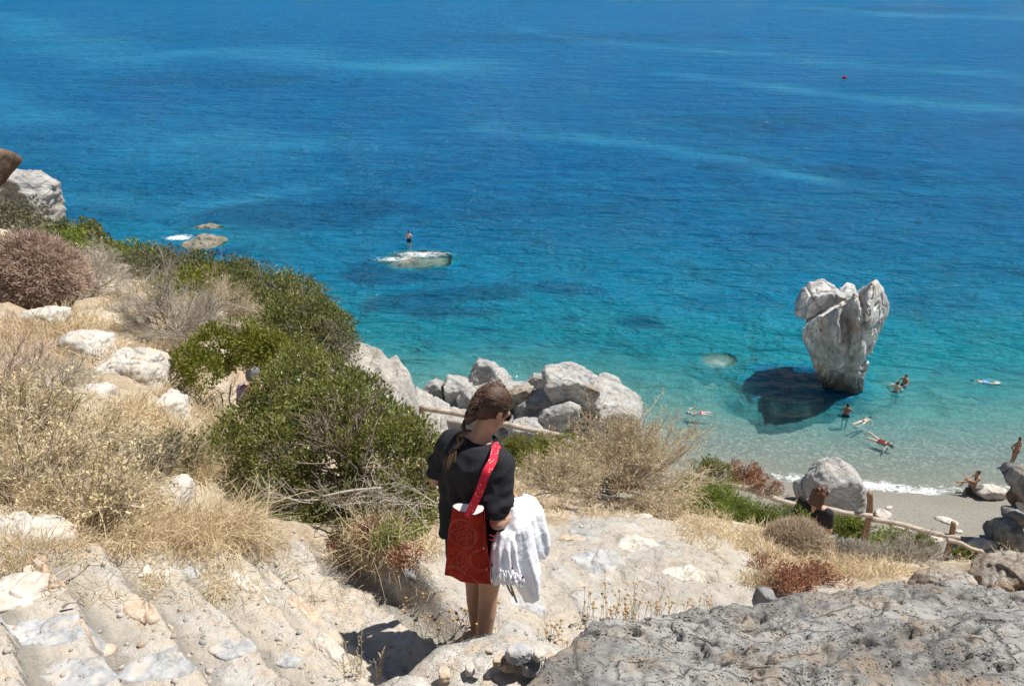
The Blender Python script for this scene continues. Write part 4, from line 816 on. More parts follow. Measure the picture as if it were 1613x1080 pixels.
# far side of the left hillside: separate bushes, labelled one by one
HB = [  # u, v(base), Y, rx, height, leaf, label
 (128, 392, 21, .9, .9, 'leaf', 'green bush on the skyline just right of the grey crag'), (60, 372, 20, .9, .8, 'leaf_o', 'olive bush under the grey crag at far left'),
 (100, 395, 18, .8, .7, 'leaf_g', 'light green bush above the round pinkish shrub'), (172, 432, 19, 1.1, .95, 'leaf_g', 'yellowish green bush first on the skyline right of the gap'),
 (212, 428, 19, 1.1, .9, 'leaf', 'green bush second on the skyline, above the bare earth patch'), (250, 452, 17, 1.1, .9, 'leaf_gr', 'dark grey green bush above the pale dry shrub'),
 (232, 470, 16, .8, .6, 'leaf_gr', 'grey green low bush at the top of the bare earth patch'), (300, 440, 18.5, 1.2, .9, 'leaf_o', 'olive bush on the skyline left of the foam washed rock'),
 (345, 445, 18, 1.2, .9, 'leaf', 'green bush on the skyline under the foam washed rock'), (390, 458, 17, 1.2, 1.0, 'leaf_o', 'dense olive bush in the middle of the skyline'),
 (430, 474, 16, 1.1, .9, 'leaf', 'green bush on the skyline right of the dense olive one'), (458, 503, 14.6, 1.0, .9, 'leaf_o', 'spreading bush at the brow where the slope drops to the sea'),
 (490, 528, 13.8, .7, .85, 'leaf', 'last dark green bush on the brow beside the rock spur'), (320, 480, 14.5, .9, .8, 'leaf_y', 'yellow flecked bush left of the middle of the slope'),
 (350, 505, 13, .8, .75, 'leaf_y', 'small yellow green bush uphill of the round bright bush'), (390, 500, 13.2, .9, .8, 'leaf_gr', 'grey twiggy bush behind the round bright bush'),
 (430, 520, 12.2, .9, .8, 'leaf', 'dark bush right behind the round bright bush'), (470, 540, 11.5, .9, .9, 'leaf_o', 'olive bush between the round bright bush and the brow'),
 (490, 565, 10.8, .7, .8, 'leaf_gr', 'grey leaved bush over the head of the big mastic bush'), (512, 610, 9.4, .6, .6, 'leaf_gr', 'grey green bush at the top right behind the mastic bush'),
 (480, 590, 9.4, .7, .8, 'leaf', 'green bush between the hidden walker and the brow'), (285, 462, 15.6, .8, .7, 'leaf', 'dark bush between the grey green bush and the yellow flecked one'),
 (575, 655, 9, .35, .4, 'leaf_gr', 'grey twiggy bush hanging over the rock spur'), (450, 600, 9.4, .4, .5, 'leaf_y', 'yellow green bush just right of the hidden walker\'s head'),
 (455, 560, 10.6, .75, .75, 'leaf', 'dark bush above and right of the hidden walker'), (495, 548, 12.0, .8, .8, 'leaf_o', 'olive bush halfway between the mastic bush and the brow'), (508, 575, 12.0, .5, .5, 'leaf', 'green bush rooted at the top of the rock spur'),
 (410, 485, 14.6, .9, .8, 'leaf_o', 'olive bush in the second row below the skyline'), (365, 475, 15.2, .8, .7, 'leaf', 'green bush in the second row left of the olive one'), (455, 520, 13.2, .8, .7, 'leaf_y', 'yellow tinged bush in the second row near the brow'), (415, 560, 10.4, .6, .6, 'leaf_o', 'olive bush touching the right side of the round yellow green one'),
 (5, 335, 18, .9, .8, 'leaf_gr', 'grey green bush at the very left edge below the overhang'), (150, 410, 19.5, .8, .7, 'leaf', 'low green bush filling the skyline gap above the grey climbing shrub'), (190, 440, 17.5, .8, .7, 'leaf_o', 'low olive bush left of the dark grey green bush'), (275, 440, 18, .9, .7, 'leaf', 'low green bush between the two skyline olive bushes'),
 (20, 350, 16, .8, .7, 'leaf_gr', 'grey bush under the rust coloured overhang at the left edge'), (140, 440, 16, .6, .5, 'leaf_gr', 'grey shrub touching the right side of the round pinkish shrub')]
for i, (u, v, Y_, rx, h, lf, lb) in enumerate(HB):
    p = at(u, v, Y_); p[2] = min(p[2], gz(p[0], p[1])+.1) if abs(gz(p[0], p[1])-p[2]) < 2.5 else gz(p[0], p[1]); p[2] -= .3 if u < 330 else .55 if v < 462 else .42 if v < 500 else .22
    s = Y_/15
    bush(lb, p, (rx, rx*.9, h), lf, int(10500 if lf != 'leaf_gr' else 7500), .062*s, .032*s, 600+i, 'bushes on the left slope', n3=260, th=.022, nclump=15, wood='twig_g' if lf == 'leaf_gr' else 'bark')
p = at(345, 600, 7.9); p[2] = gz(p[0], p[1])
cl = [at(u, v, Y_).tolist()+[rr] for u, v, Y_, rr in ((300, 570, 7.7, .2), (340, 545, 8, .26), (390, 545, 8, .24), (320, 585, 7.6, .2), (345, 572, 7.9, .2), (425, 545, 8, .18), (380, 525, 8.3, .2), (440, 552, 8.2, .14), (285, 590, 7.7, .12))]
bush('round yellow green bush with a dense crown behind the white rock', p, (.6, .5, .6), 'leaf_y', 17000, .038, .02, 700, clumps=cl, n3=500)
# dry shrubs of the left slope
dry('tall pale grey dry shrub with feathery twigs on the left slope', gnd(240, 560)+np.array([0, .6, 0]), (.75, .6, .75), 710, 'twig_g', n=(30, 300, 2200), n4=5200, th=.011, l3=.3)
dry('brownish dry shrub at the right of the tall pale grey one', gnd(300, 545)+np.array([0, .8, 0]), (.6, .5, .6), 711, 'twig', n=(20, 200, 1500), n4=3500, th=.01)
dry('grey dry shrub climbing the left side above the cracked rock', gnd(130, 470)+np.array([0, .5, 0]), (.7, .6, .8), 712, 'twig_g', n=(26, 260, 1800), n4=4200, th=.012)
dry('grey leafless shrub behind the round pinkish shrub', gnd(40, 340)+np.array([0, .2, 0]), (.9, .8, .9), 713, 'twig_g', n=(26, 260, 1800), n4=3600, th=.016)
dry('small dead shrub on the bare earth at the skyline gap', gnd(150, 420), (.6, .5, .6), 714, 'twig_g', n=(18, 120, 900), n4=2000, th=.014)
cushion('big round pinkish brown shrub at the left edge', at(38, 462, 9.3)+np.array([0, .3, 0]), (.68, .6, .72), 720, 'twig_p', 26000, .0052, leaf='red', nl=900)
for i, (u, v, rx, h, mt, lf, lb) in enumerate(((20, 640, .5, .5, 'twig', 'strawleaf', 'leafy dry shrub at the left edge under the pinkish shrub'), (60, 740, .45, .42, 'twig', 'strawleaf', 'dry shrub with curled leaves above the long white rock'),
    (140, 780, .38, .36, 'twig', 'strawleaf', 'low dry leafy shrub right of the long white rock'), (100, 680, .45, .45, 'twig', 'strawleaf', 'tangled dry shrub in the middle of the left slope'), (0, 570, .5, .45, 'twig_p', None, 'brownish twiggy shrub beside the cracked white rock'),
    (70, 590, .4, .35, 'twig_g', None, 'thin grey twiggy shrub under the low pale rock'), (215, 720, .35, .32, 'twig', 'leaf_gr', 'low shrub with a few green leaves left of the mastic bush'), (275, 700, .3, .28, 'twig', 'leaf_o', 'sprawling shrub with dark leaves touching the mastic bush'))):
    dry(lb, gnd(u, v+36), (rx*.82, rx*.82, h*.8), 730+i, mt, lf, 2300 if lf else 0, .024, .011, 'dry shrubs of the left slope', n=(22, 170, 950), n4=1900, th=.008, l3=.3)

# big dry shrub in the middle right
g0 = gnd(985, 803)
dry('wide dry golden shrub overhanging the path right of the woman', g0+np.array([0.08, .40, -.05]), (.80, .5, .78), 750, 'twig', 'strawleaf', 12000, .020, .009, n=(44, 460, 3600), n4=7000, th=.009, l3=.24)
dry('lower left part of dry scrub between the woman and the golden shrub', gnd(880, 806)+np.array([0, .35, -.05]), (.38, .3, .34), 751, 'twig', 'strawleaf', 2200, .02, .009, n=(20, 180, 1300), n4=2600, th=.007)
# right side
def ptz(u, v, Y_):
    p = at(u, v, Y_); p[2] = gz(p[0], p[1]); return p
cushion('round beige cushion shrub below the walker with long hair', at(1256, 866, 5.9), (.34, .33, .30), 760, 'twig', 16000, .0026, twl=.25)
cushion('smaller greyish cushion shrub right of the beige one', at(1345, 880, 5.8), (.22, .22, .17), 761, 'twig_g', 6000, .0024, twl=.3)
dry('pale bare branching shrub in front of the rail', at(1420, 905, 5.7), (.40, .3, .36), 762, 'twig_g', n=(40, 300, 1600), n4=1400, th=.009, spread=.8)
dry('small bare shrub left of the pale branching one', at(1372, 895, 5.6), (.25, .2, .3), 763, 'twig_g', n=(24, 140, 700), n4=600, th=.007)
def green_patch(label, u, v, Y_, R, seed, leaf='leaf_g', n=9000, L=.03, Wd=.012):
    return bush(label, at(u, v, Y_), R, leaf, n, L, Wd, seed, 'green bushes along the rail', n3=260, th=.008)
green_patch('bright grassy green bush left of the rail end', 1150, 822, 7.2, (.60, .45, .32), 770, n=15000, L=.045, Wd=.008)
green_patch('bright green bush right of the grassy one in front of the rail', 1200, 838, 7.0, (.50, .42, .30), 771, n=12000, L=.045, Wd=.008)
green_patch('low green growth at the left foot of the bright green bush', 1105, 800, 6.9, (.42, .35, .26), 772, n=9000, L=.045, Wd=.008)
green_patch('dark green bush beyond the left end of the right hand rail', 1118, 762, 9.9, (.35, .3, .36), 773, 'leaf', 5000, .04, .02)
green_patch('green bush behind the taller fence post', 1340, 858, 9.6, (.40, .34, .42), 774, 'leaf_g', 6000, .045, .02)
green_patch('green bush right of the taller fence post', 1405, 872, 9.6, (.38, .34, .34), 775, 'leaf_g', 4500, .045, .02)
green_patch('green bush behind the middle of the lower rail', 1445, 880, 9.6, (.42, .34, .38), 776, 'leaf', 5000, .045, .02)
green_patch('dark green bush beside the leaning fence post', 1512, 900, 8.9, (.32, .3, .30), 777, 'leaf', 6000, .04, .02)
green_patch('yellow green growth behind the rails right of the woman', 830, 735, 8.6, (.5, .35, .36), 778, 'leaf_y', 9000, .04, .012)
green_patch('yellow green growth at the far end of the left rails', 880, 725, 8.9, (.4, .3, .3), 779, 'leaf_y', 6000, .04, .012)
bush('red leaved bush beyond the rail near the big beach boulder', at(1168, 762, 9.9), (.28, .25, .36), 'red', 4000, .035, .018, 780, n3=500, wood='twig_g')
bush('low rusty red bush at the left of the right hand rail', at(1205, 775, 9.5), (.3, .22, .2), 'red', 2600, .03, .015, 781, n3=300, wood='twig_g')
for i, (u, v, Y_, R, n, lb) in enumerate(((1235, 918, 3.75, (.24, .14, .13), 2600, 'rusty red plant with curled leaves beside the pitted rock'), (1290, 910, 3.9, (.22, .12, .10), 1500, 'dry red brown plant right of the rusty red one'), (1200, 890, 4.3, (.12, .1, .14), 700, 'small red sprig above the rusty red plant'),
     (590, 835, 4.0, (.16, .1, .14), 900, 'red leaved sprig in the foot of the mastic bush'), (540, 845, 3.95, (.1, .08, .08), 400, 'faded orange sprig under the mastic bush'), (640, 870, 4.0, (.14, .1, .1), 700, 'reddish low plant left of the woman\'s knees'))):
    q = gnd(u, v+6) if u > 900 else gnd(u, v+20)
    bush(lb, q, R, 'red', n, .02, .01, 790+i, 'red leaved plants', n3=260, wood='red', name='red_plant', cat_='plant', th=.005)
for i, (u, v, s, lb) in enumerate(((618, 850, .13, 'small fresh green sprout at the right foot of the mastic bush'), (655, 842, .09, 'tiny green sprout beside the woman'), (905, 1040, .03, 'tiny green weed by the rubble heap'))):
    bush(lb, gnd(u, v+12), (s, s*.8, s*1.2), 'leaf_g', 500, .024, .013, 796+i, n3=40, name='sprout', cat_='plant', th=.004)

# dry grass: uncountable blades
def grass(label, regions, seed, mat='straw', w=.0035):
    r = np.random.RandomState(seed); Ps, Ws, Ss = [], [], []
    for (u0, u1, v0, v1, n, h, lean, y1) in regions:
        nt_ = max(1, n//24); uu = u0+(u1-u0)*r.rand(nt_); vv = v0+(v1-v0)*r.rand(nt_)
        for a, b_ in zip(uu, vv):
            p = gnd(a, b_, 1.2, y1)
            if fbm(np.array([p*1.7]), 33, 3)[0] < -.12: continue
            k = 24; q = p+np.c_[r.normal(size=(k, 2))*.035*(p[1]/3)**.6, np.zeros(k)]; hh = h*(.4+.9*r.rand(k))*(p[1]/4)**.35
            base = nrm(np.array([lean, -.15, 1.0])+r.normal(size=3)*.25); D = nrm(base+r.normal(size=(k, 3))*.38); D[:, 2] = np.abs(D[:, 2])
            Ps.append(curves(q, nrm(D), hh, r, 4, .45, .35)); Ws.append(w*(p[1]/3)**.8*np.array([[1, .9, .6, .12]])*(.6+.8*r.rand(k))[:, None]); Ss.append(nrm(r.normal(size=(k, 3))*np.array([1, .5, .2])+np.array([.5, 0, 0])))
    P = np.concatenate(Ps); V, F = ribbons(P, np.concatenate(Ws), np.concatenate(Ss)); o = obj('dry_grass', V, F, M[mat], smooth=False); tag(o, label, 'grass', kind='stuff')
grass('dry straw coloured grass over the left slope and round the rocks', [(0, 330, 520, 860, 9500, .20, .45, 12), (150, 340, 600, 860, 6000, .20, .6, 8), (0, 130, 865, 905, 900, .10, 0, 5), (120, 330, 440, 560, 2600, .20, .2, 18), (0, 160, 480, 560, 2200, .20, .1, 14)], 801)
grass('tufts of straw grass at the head of the steps and along the bush foot', [(180, 420, 820, 880, 1700, .12, .1, 6), (400, 640, 868, 905, 2600, .11, .1, 5), (560, 620, 800, 890, 1300, .30, .25, 5), (230, 260, 880, 935, 300, .08, .2, 5), (335, 360, 900, 960, 420, .07, .2, 5), (300, 400, 660, 860, 3600, .34, .6, 6), (640, 690, 850, 890, 700, .12, 0, 5)], 802)
grass('dry grass and straw litter on the right between the path and the rail', [(1130, 1330, 860, 925, 6500, .12, .2, 6), (1060, 1200, 805, 870, 3000, .11, .2, 8), (1300, 1500, 885, 920, 6000, .14, .1, 7), (1480, 1600, 880, 915, 2200, .12, 0, 7), (820, 1100, 790, 815, 1500, .10, 0, 8), (780, 880, 740, 800, 2600, .16, .2, 12)], 803)
# scattered fallen straw lying flat
r = np.random.RandomState(9); Ps = []
for k in range(900):
    u, v = (330*r.rand()+60, 845+r.rand()**1.6*110) if r.rand() < .45 else (300+r.rand()*380, 865+r.rand()**1.8*90) if r.rand() < .7 else (1050+r.rand()*200, 830+r.rand()*90)
    p = gnd(u, v); a = r.rand()*6.28; L = .04+.12*r.rand(); Ps.append([p+np.array([math.cos(a)*L*(t-.5), math.sin(a)*L*(t-.5), .008+.01*r.rand()+.02*t*(1-t)]) for t in (0, .33, .66, 1)])
V, F = tubes(np.array(Ps), .0011*np.ones((900, 4)), 3); tag(obj('straw_litter', V, F, M['straw']), 'fallen straws lying on the ground at the foot of the shrubs', 'straw', kind='stuff')
# dead sticks
for i, (a, b_, rr, lb) in enumerate((((72, 925), (148, 888), .004, 'dry stick lying across the grass left of the steps'), ((102, 965), (124, 960), .008, 'short brown stick fallen on the left step'), ((508, 885), (548, 868), .004, 'pale stick on the ground in front of the mastic bush'),
        ((1160, 835), (1235, 905), .007, 'long bleached branch leaning down toward the red plants'), ((450, 922), (476, 908), .006, 'flat white splinter on the step near the bush'), ((595, 770), (505, 778), .009, 'bleached dead branch lying in the front of the mastic bush'))):
    p, q = gnd(*a)+np.array([0, 0, .02]), gnd(*b_)+np.array([0, 0, .03])
    if i == 5: p, q = at(600, 768, 4.15), at(505, 782, 4.05)
    m_ = (p+q)/2+np.array([0, 0, .012]); V, F = tube1([p, m_, q], [rr, rr*.9, rr*.6], 7, seed=i, rough=.2); tag(obj('stick', V, F, M['twig_g']), lb, 'stick')

# dried flower stalks
def stalks(label, spots, seed, h=(.12, .28), heads=True, name='dried_flower', hs=.009, nleaf=5):
    r = np.random.RandomState(seed); base = spots[0]; root = empty(name, base); tag(root, label, 'flower', 'dried flowers by the path'); st, lf = [], []; D2, F2 = ico(2); hd = 0
    for p in spots:
        n = 1+r.randint(2)
        for k in range(n):
            H = h[0]+(h[1]-h[0])*r.rand(); d = nrm(np.array([r.normal()*.12, r.normal()*.12, 1])); c = curves((p+np.array([r.normal()*.01, r.normal()*.01, -.01]))[None], d[None], np.array([H]), r, 6, .12); st.append((c, .0013))
            if heads and hd < 95:
                s = hs*(.65+.6*r.rand()); V = c[0, -1]+D2*np.array([1, 1, .8])*s*(1+.22*vn(D2*6+k, 3))[:, None]; obj('seed_head', V, F2, M['seed'], root); hd += 1
            m = nleaf; q, t = pick(c, r, m, .05); lf.append(leaf_quads(q, nrm(t*.6+rdirs(m, r, 0)), .006, .022, r))
            if r.rand() < .5:
                q, t = pick(c, r, 1, .4); c2 = curves(q, nrm(t+.5*rdirs(1, r)), np.array([H*.35]), r, 6, .15); st.append((c2, .0009))
                if heads and hd < 95: s = hs*.6; obj('seed_head', c2[0, -1]+D2*s, F2, M['seed'], root); hd += 1
    V, F = cat([tubes(c, np.full((1, 6), w), 4) for c, w in st]); obj('stems', V, F, M['twig'], root); V, F = cat(lf); obj('dry_leaves', V, F, M['strawleaf'], root, smooth=False)
r = np.random.RandomState(17)
def fl(label, u0, u1, v0, v1, n, seed, **kw): stalks(label, [gnd(u0+(u1-u0)*r.rand(), v0+(v1-v0)*r.rand()) for _ in range(n)], seed, **kw)
fl('cluster of dried flower stalks in front of the woman\'s legs', 665, 790, 1000, 1030, 20, 1, h=(.10, .27))
fl('dense clump of dried round flower heads in the middle of the path', 905, 1010, 975, 992, 30, 2, h=(.10, .30), hs=.0095)
fl('thin clump of dried stalks right of the dense clump', 1010, 1055, 970, 985, 9, 3, h=(.08, .24))
fl('two dried flower heads left of the dense clump', 850, 895, 990, 1015, 6, 4, h=(.06, .15))
fl('dried flower stalks at the right end by the red plants', 1070, 1120, 960, 972, 6, 5, h=(.08, .17))
fl('short dried flower stalks beside the rubble heap', 870, 905, 1020, 1050, 5, 6, h=(.06, .13))
fl('bare grass like stalks over the woman\'s shadow', 530, 600, 1045, 1075, 9, 7, h=(.12, .24), heads=False, nleaf=9)
fl('small dried flowers on the path edge left of the woman', 630, 665, 950, 1000, 5, 8, h=(.05, .14))

# ------------------------------------------------------------ wooden rail along the lower path
def wood():
    N = NT('weathered_wood'); co = N.coord((1, 1, 1)); n1 = N.noise(N.coord((3, 30, 30)), 3, 6, .7, .4); n2 = N.noise(co, 6, 5)
    c = N.mix(N.mr(n1, .35, .65), (.30, .24, .19), (.58, .52, .45)); c = N.mix(N.mr(n2, .5, .7, 0, .6), c, (.22, .16, .12)); return N.done(N.pr(c, .85, N.bump(n1, .8, .01), .2))
M['wood'] = wood(); N = NT('post_wood'); n1 = N.noise(N.coord((20, 20, 3)), 3, 6, .7); M['post'] = N.done(N.pr(N.mix(N.mr(n1, .35, .65), (.14, .08, .055), (.34, .23, .16)), .85, N.bump(n1, .8, .01), .2))
M['nail'] = NT('dark_iron'); M['nail'] = M['nail'].done(M['nail'].pr((.08, .07, .065), .6))
def railing(label, rails, posts, group='sections of the wooden rail'):
    b0 = at(*rails[0][0]); root = empty('rail_fence', b0); tag(root, label, 'fence', group)
    for i, (a, b, rr) in enumerate(rails):
        p, q = at(*a), at(*b); m1 = p*.66+q*.34+np.array([0, 0, .02]); m2 = p*.33+q*.67-np.array([0, 0, .015])
        V, F = tube1([p, m1, m2, q], [rr*1.08, rr, rr*.97, rr*.85], 12, seed=i+len(rails), rough=.10, n=24); obj('rail', V, F, M['wood'], root)
    for i, (a, b, rr) in enumerate(posts):
        p, q = at(*a), at(*b); q2 = q.copy(); q2[2] = min(q[2], gz(q[0], q[1])) - .2
        V, F = tube1([p, (p+q)/2, q2], [rr*.9, rr, rr*1.05], 10, seed=i+20, rough=.12, n=16); obj('post', V, F, M['post'], root)
railing('bleached pole rail crossing behind the woman\'s neck above dark lower poles', [((664, 642, 9.95), (912, 690, 9.6), .041), ((765, 695, 9.75), (884, 733, 9.6), .036), ((770, 722, 9.5), (852, 754, 9.3), .036)], [((906, 680, 9.65), (908, 730, 9.65), .040), ((664, 640, 10.040), (666, 680, 10.040), .040)])
railing('long sloping pole rail with a leaning stub post left of the long haired walker', [((1085, 748, 9.7), (1152, 765, 9.7), .040), ((1150, 764, 9.66), (1262, 796, 9.45), .041)], [((1256, 789, 9.55), (1257, 835, 9.55), .048), ((1130, 756, 9.8), (1131, 790, 9.8), .040)])
railing('pole rail at right with a tall post and a leaning post', [((1254, 795, 9.5), (1374, 812, 9.3), .041), ((1372, 817, 9.33), (1512, 847, 9.0), .038), ((1492, 850, 9.0), (1548, 868, 8.9), .034)], [((1370, 776, 9.4), (1367, 850, 9.4), .048), ((1502, 822, 9.1), (1492, 880, 9.040), .040)])

# ------------------------------------------------------------ people
def sph(n=2): return ico(n)
def cap(p0, r0, p1, r1, flat=None, sub=3):
    """tapered limb; flat = (axis, factor) squashes it across"""
    p0 = np.array(p0, float); p1 = np.array(p1, float); D, F = ico(sub); a = nrm(p1-p0) if np.linalg.norm(p1-p0) > 1e-6 else np.array([0, 0, 1.])
    up = (D@a) > 0; off = D*np.where(up, r1, r0)[:, None]
    if flat is not None:
        ax = nrm(np.array(flat[0], float)); off = off+((flat[1]-1)*(off@ax))[:, None]*ax
    return np.where(up[:, None], p1, p0)+off, F
def ell(c, R, fwd=(0, 1, 0), up=(0, 0, 1), sub=3):
    f = nrm(np.array(fwd, float)); u = np.array(up, float); u = nrm(u-f*(u@f)); s = np.cross(f, u); D, F = ico(sub)
    return np.array(c)+D[:, :1]*R[0]*s+D[:, 1:2]*R[1]*f+D[:, 2:]*R[2]*u, F
def hand(w, d, n, side, curl=.5, s=1.):
    """w wrist, d finger direction, n palm normal (towards the palm), side = direction of the thumb"""
    w = np.array(w, float); d = nrm(np.array(d, float)); n = np.array(n, float); n = nrm(n-d*(n@d)); t = np.array(side, float); t = nrm(t-d*(t@d)-n*(t@n)); out = []
    kn = w+d*.085*s
    for k in (-1, -.35, .35, 1): out.append(cap(w+d*.02*s+t*k*.016*s, .014*s, kn+t*k*.028*s, .0115*s))
    for k, L in ((-1, .058), (-.35, .074), (.35, .08), (1, .072)):
        a = kn+t*k*.028*s; b = a+nrm(d+n*curl*.6)*L*.5*s; c = b+nrm(d*.7+n*curl*1.6)*L*.5*s; out += [cap(a, .0098*s, b, .0088*s), cap(b, .0088*s, c, .0072*s)]
    a = w+d*.025*s+t*.026*s; b = a+nrm(d*.6+t*.8)*.036*s; c = b+nrm(d*.9+t*.25+n*.3)*.032*s; out += [cap(a, .014*s, b, .011*s), cap(b, .0105*s, c, .0088*s)]
    return out
def head(c, f, u, s=1.):
    c = np.array(c, float); f = nrm(np.array(f, float)); u = np.array(u, float); u = nrm(u-f*(u@f)); r = np.cross(f, u)
    P = lambda x, y, z: c+(r*x+f*y+u*z)*s
    out = [ell(P(0, -.012, .028), (.073*s, .092*s, .082*s), f, u), ell(P(0, .03, -.035), (.054*s, .06*s, .07*s), f, u), cap(P(0, .045, -.085), .026*s, P(0, .062, -.078), .022*s),
           cap(P(-.035, .03, -.07), .024*s, P(.035, .03, -.07), .024*s), cap(P(0, .09, .008), .009*s, P(0, .107, -.022), .0125*s), cap(P(-.014, .088, -.05), .009*s, P(.014, .088, -.05), .009*s), cap(P(-.012, .086, -.06), .009*s, P(.012, .086, -.06), .009*s),
           cap(P(-.04, .062, .015), .018*s, P(.04, .062, .015), .018*s)]
    for k in (-1, 1):
        out += [ell(P(.073*k, -.008, -.002), (.009*s, .018*s, .030*s), f+u*.25, u), ell(P(.078*k, -.014, .008), (.007*s, .017*s, .018*s), f, u), ell(P(.03*k, .076, .0), (.013*s, .012*s, .009*s), f, u)]
    return out
def body(j, hands=None, fem=1, s=1.):
    g = lambda k: np.array(j[k], float); o = []
    hl, hr, sl_, sr = g('hipL'), g('hipR'), g('shL'), g('shR'); hc = (hl+hr)/2; sc = (sl_+sr)/2; across = nrm(sr-sl_); spine = nrm(sc-hc); fr = nrm(np.cross(spine, across))*-1
    if j.get('flip'): fr = -fr
    w = hc+(sc-hc)*.38; ch = hc+(sc-hc)*.72; ff = (fr, .72)
    for k in (-1, 1):
        o += [cap(hc+across*k*.085, .098, w+across*k*.045, .088, ff), cap(w+across*k*.045, .088, ch+across*k*.07, .098, ff), cap(ch+across*k*.07, .095, sc+across*k*.115-spine*.03, .062, ff)]
        o.append(cap(hc+across*k*.065-fr*.045-spine*.02, .082, hc+across*k*.07-fr*.05-spine*.05, .08))
        if fem: o.append(cap(ch+across*k*.065+fr*.07, .05, ch+across*k*.068+fr*.075-spine*.015, .05))
    nk = g('neck'); o += [cap(sc-spine*.04, .06, nk, .052), cap(nk, .05, g('head')-nrm(g('hup'))*.05, .05), cap(sl_+across*.05, .055, nk-spine*.03, .045), cap(sr-across*.05, .055, nk-spine*.03, .045)]
    o += head(g('head'), g('hfw'), g('hup'), j.get('hs', 1.))
    for S, k in (('L', -1), ('R', 1)):
        a, b, c = g('sh'+S), g('el'+S), g('wr'+S); o += [cap(a, .052, a*.5+b*.5, .044), cap(a*.5+b*.5, .044, b, .036), cap(b, .037, b*.65+c*.35, .036), cap(b*.65+c*.35, .036, c, .024)]
        o += hand(c, g('hd'+S) if 'hd'+S in j else c-b, g('pn'+S) if 'pn'+S in j else -across*k, g('th'+S) if 'th'+S in j else fr)
        h, n_, an = g('hip'+S), g('kn'+S), g('an'+S); o += [cap(h, .088, h*.4+n_*.6, .066), cap(h*.4+n_*.6, .066, n_, .052), cap(n_, .051, n_*.68+an*.32-nrm(np.cross(an-n_, across))*0, .052), cap(n_*.68+an*.32, .051, an, .032)]
        ft = g('ft'+S) if 'ft'+S in j else an+fr*.16-np.array([0, 0, .05]); o += [cap(an, .034, an*.75+ft*.25, .034), cap(an+nrm(an-ft)*.03-nrm(an-n_)*-.02, .03, an*.4+ft*.6, .03), cap(an*.4+ft*.6, .032, ft, .024, ((0, 0, 1), .7))]
        for q in (-.7, -.2, .25, .65): o.append(cap(ft+across*q*.03, .011, ft+across*q*.034+nrm(ft-an)*.03, .009))
    return o
STAND = dict(hipL=(-.09, 0, .88), hipR=(.09, 0, .88), knL=(-.1, .015, .47), knR=(.1, .015, .47), anL=(-.1, -.03, .075), anR=(.1, -.03, .075), ftL=(-.12, .12, .03), ftR=(.12, .12, .03),
    shL=(-.175, 0, 1.36), shR=(.175, 0, 1.36), elL=(-.23, -.03, 1.07), elR=(.23, -.03, 1.07), wrL=(-.25, .06, .83), wrR=(.25, .06, .83), neck=(0, 0, 1.44), head=(0, .02, 1.56), hfw=(0, 1, 0), hup=(0, 0, 1))
def skin_mat(name, c, spec=.35):
    N = NT(name); n = N.noise(N.coord(), 18, 4); return N.done(N.pr(N.mix(N.mr(n, .3, .7), c, tuple(q*.86 for q in c)), .5, N.bump(N.noise(N.coord(), 160, 3), .15, .002), spec))
M['skin'] = skin_mat('medium_skin', (.50, .285, .19)); M['skin_t'] = skin_mat('tanned_skin', (.40, .20, .12)); M['skin_p'] = skin_mat('pale_skin', (.66, .45, .35)); M['skin_d'] = skin_mat('dark_tan_skin', (.28, .14, .085))  # plain skin tones, from pale to dark tan
def cloth_mat(name, c, c2=None, sc=60, bd=.002, rough=.85):
    N = NT(name); n = N.noise(N.coord(), sc, 4, .6); n2 = N.noise(N.coord(), 5, 3); return N.done(N.pr(N.mix(N.mr(n2, .3, .7), c, c2 or tuple(q*.8 for q in c)), rough, N.bump(n, .4, bd), .15))
M['black'] = cloth_mat('black_cloth', (.026, .027, .032)); M['navy'] = cloth_mat('navy_cloth', (.02, .03, .09)); M['bluesh'] = cloth_mat('blue_shorts_cloth', (.03, .06, .28)); M['pink'] = cloth_mat('pink_swimwear', (.62, .07, .10)); M['maroon'] = cloth_mat('dark_red_swimwear', (.16, .02, .02)); M['ltblue'] = cloth_mat('light_blue_shorts_cloth', (.25, .38, .62))
def hair_mat(name, cols):
    N = NT(name); g = N.n('ShaderNodeNewGeometry'); n = N.noise(N.coord((40, 40, 12)), 3, 4); c = N.ramp(N.math('ADD', N.math('MULTIPLY', g.outputs['Random Per Island'], .8), N.math('MULTIPLY', n, .3)), [(0, cols[0]), (.5, cols[1]), (1, cols[2])])
    return N.done(N.pr(c, .48, N.bump(n, .6, .004), .28))
M['hair'] = hair_mat('brown_hair', [(.03, .016, .012), (.075, .04, .027), (.15, .085, .055)]); M['hairtip'] = hair_mat('light_brown_hair', [(.10, .06, .035), (.22, .14, .085), (.34, .23, .14)]); M['hair_d'] = hair_mat('black_hair', [(.006, .005, .005), (.016, .012, .010), (.03, .02, .016)]); M['hair_g'] = hair_mat('greying_hair', [(.02, .021, .023), (.06, .063, .068), (.17, .17, .175)])
def xf(V, o, yaw, s=1., pitch=None):
    c, q = math.cos(yaw), math.sin(yaw); R = np.array([[c, -q, 0], [q, c, 0], [0, 0, 1]]); V = np.asarray(V)*s
    if pitch is not None: V = V@pitch.T
    return V@R.T+np.array(o)
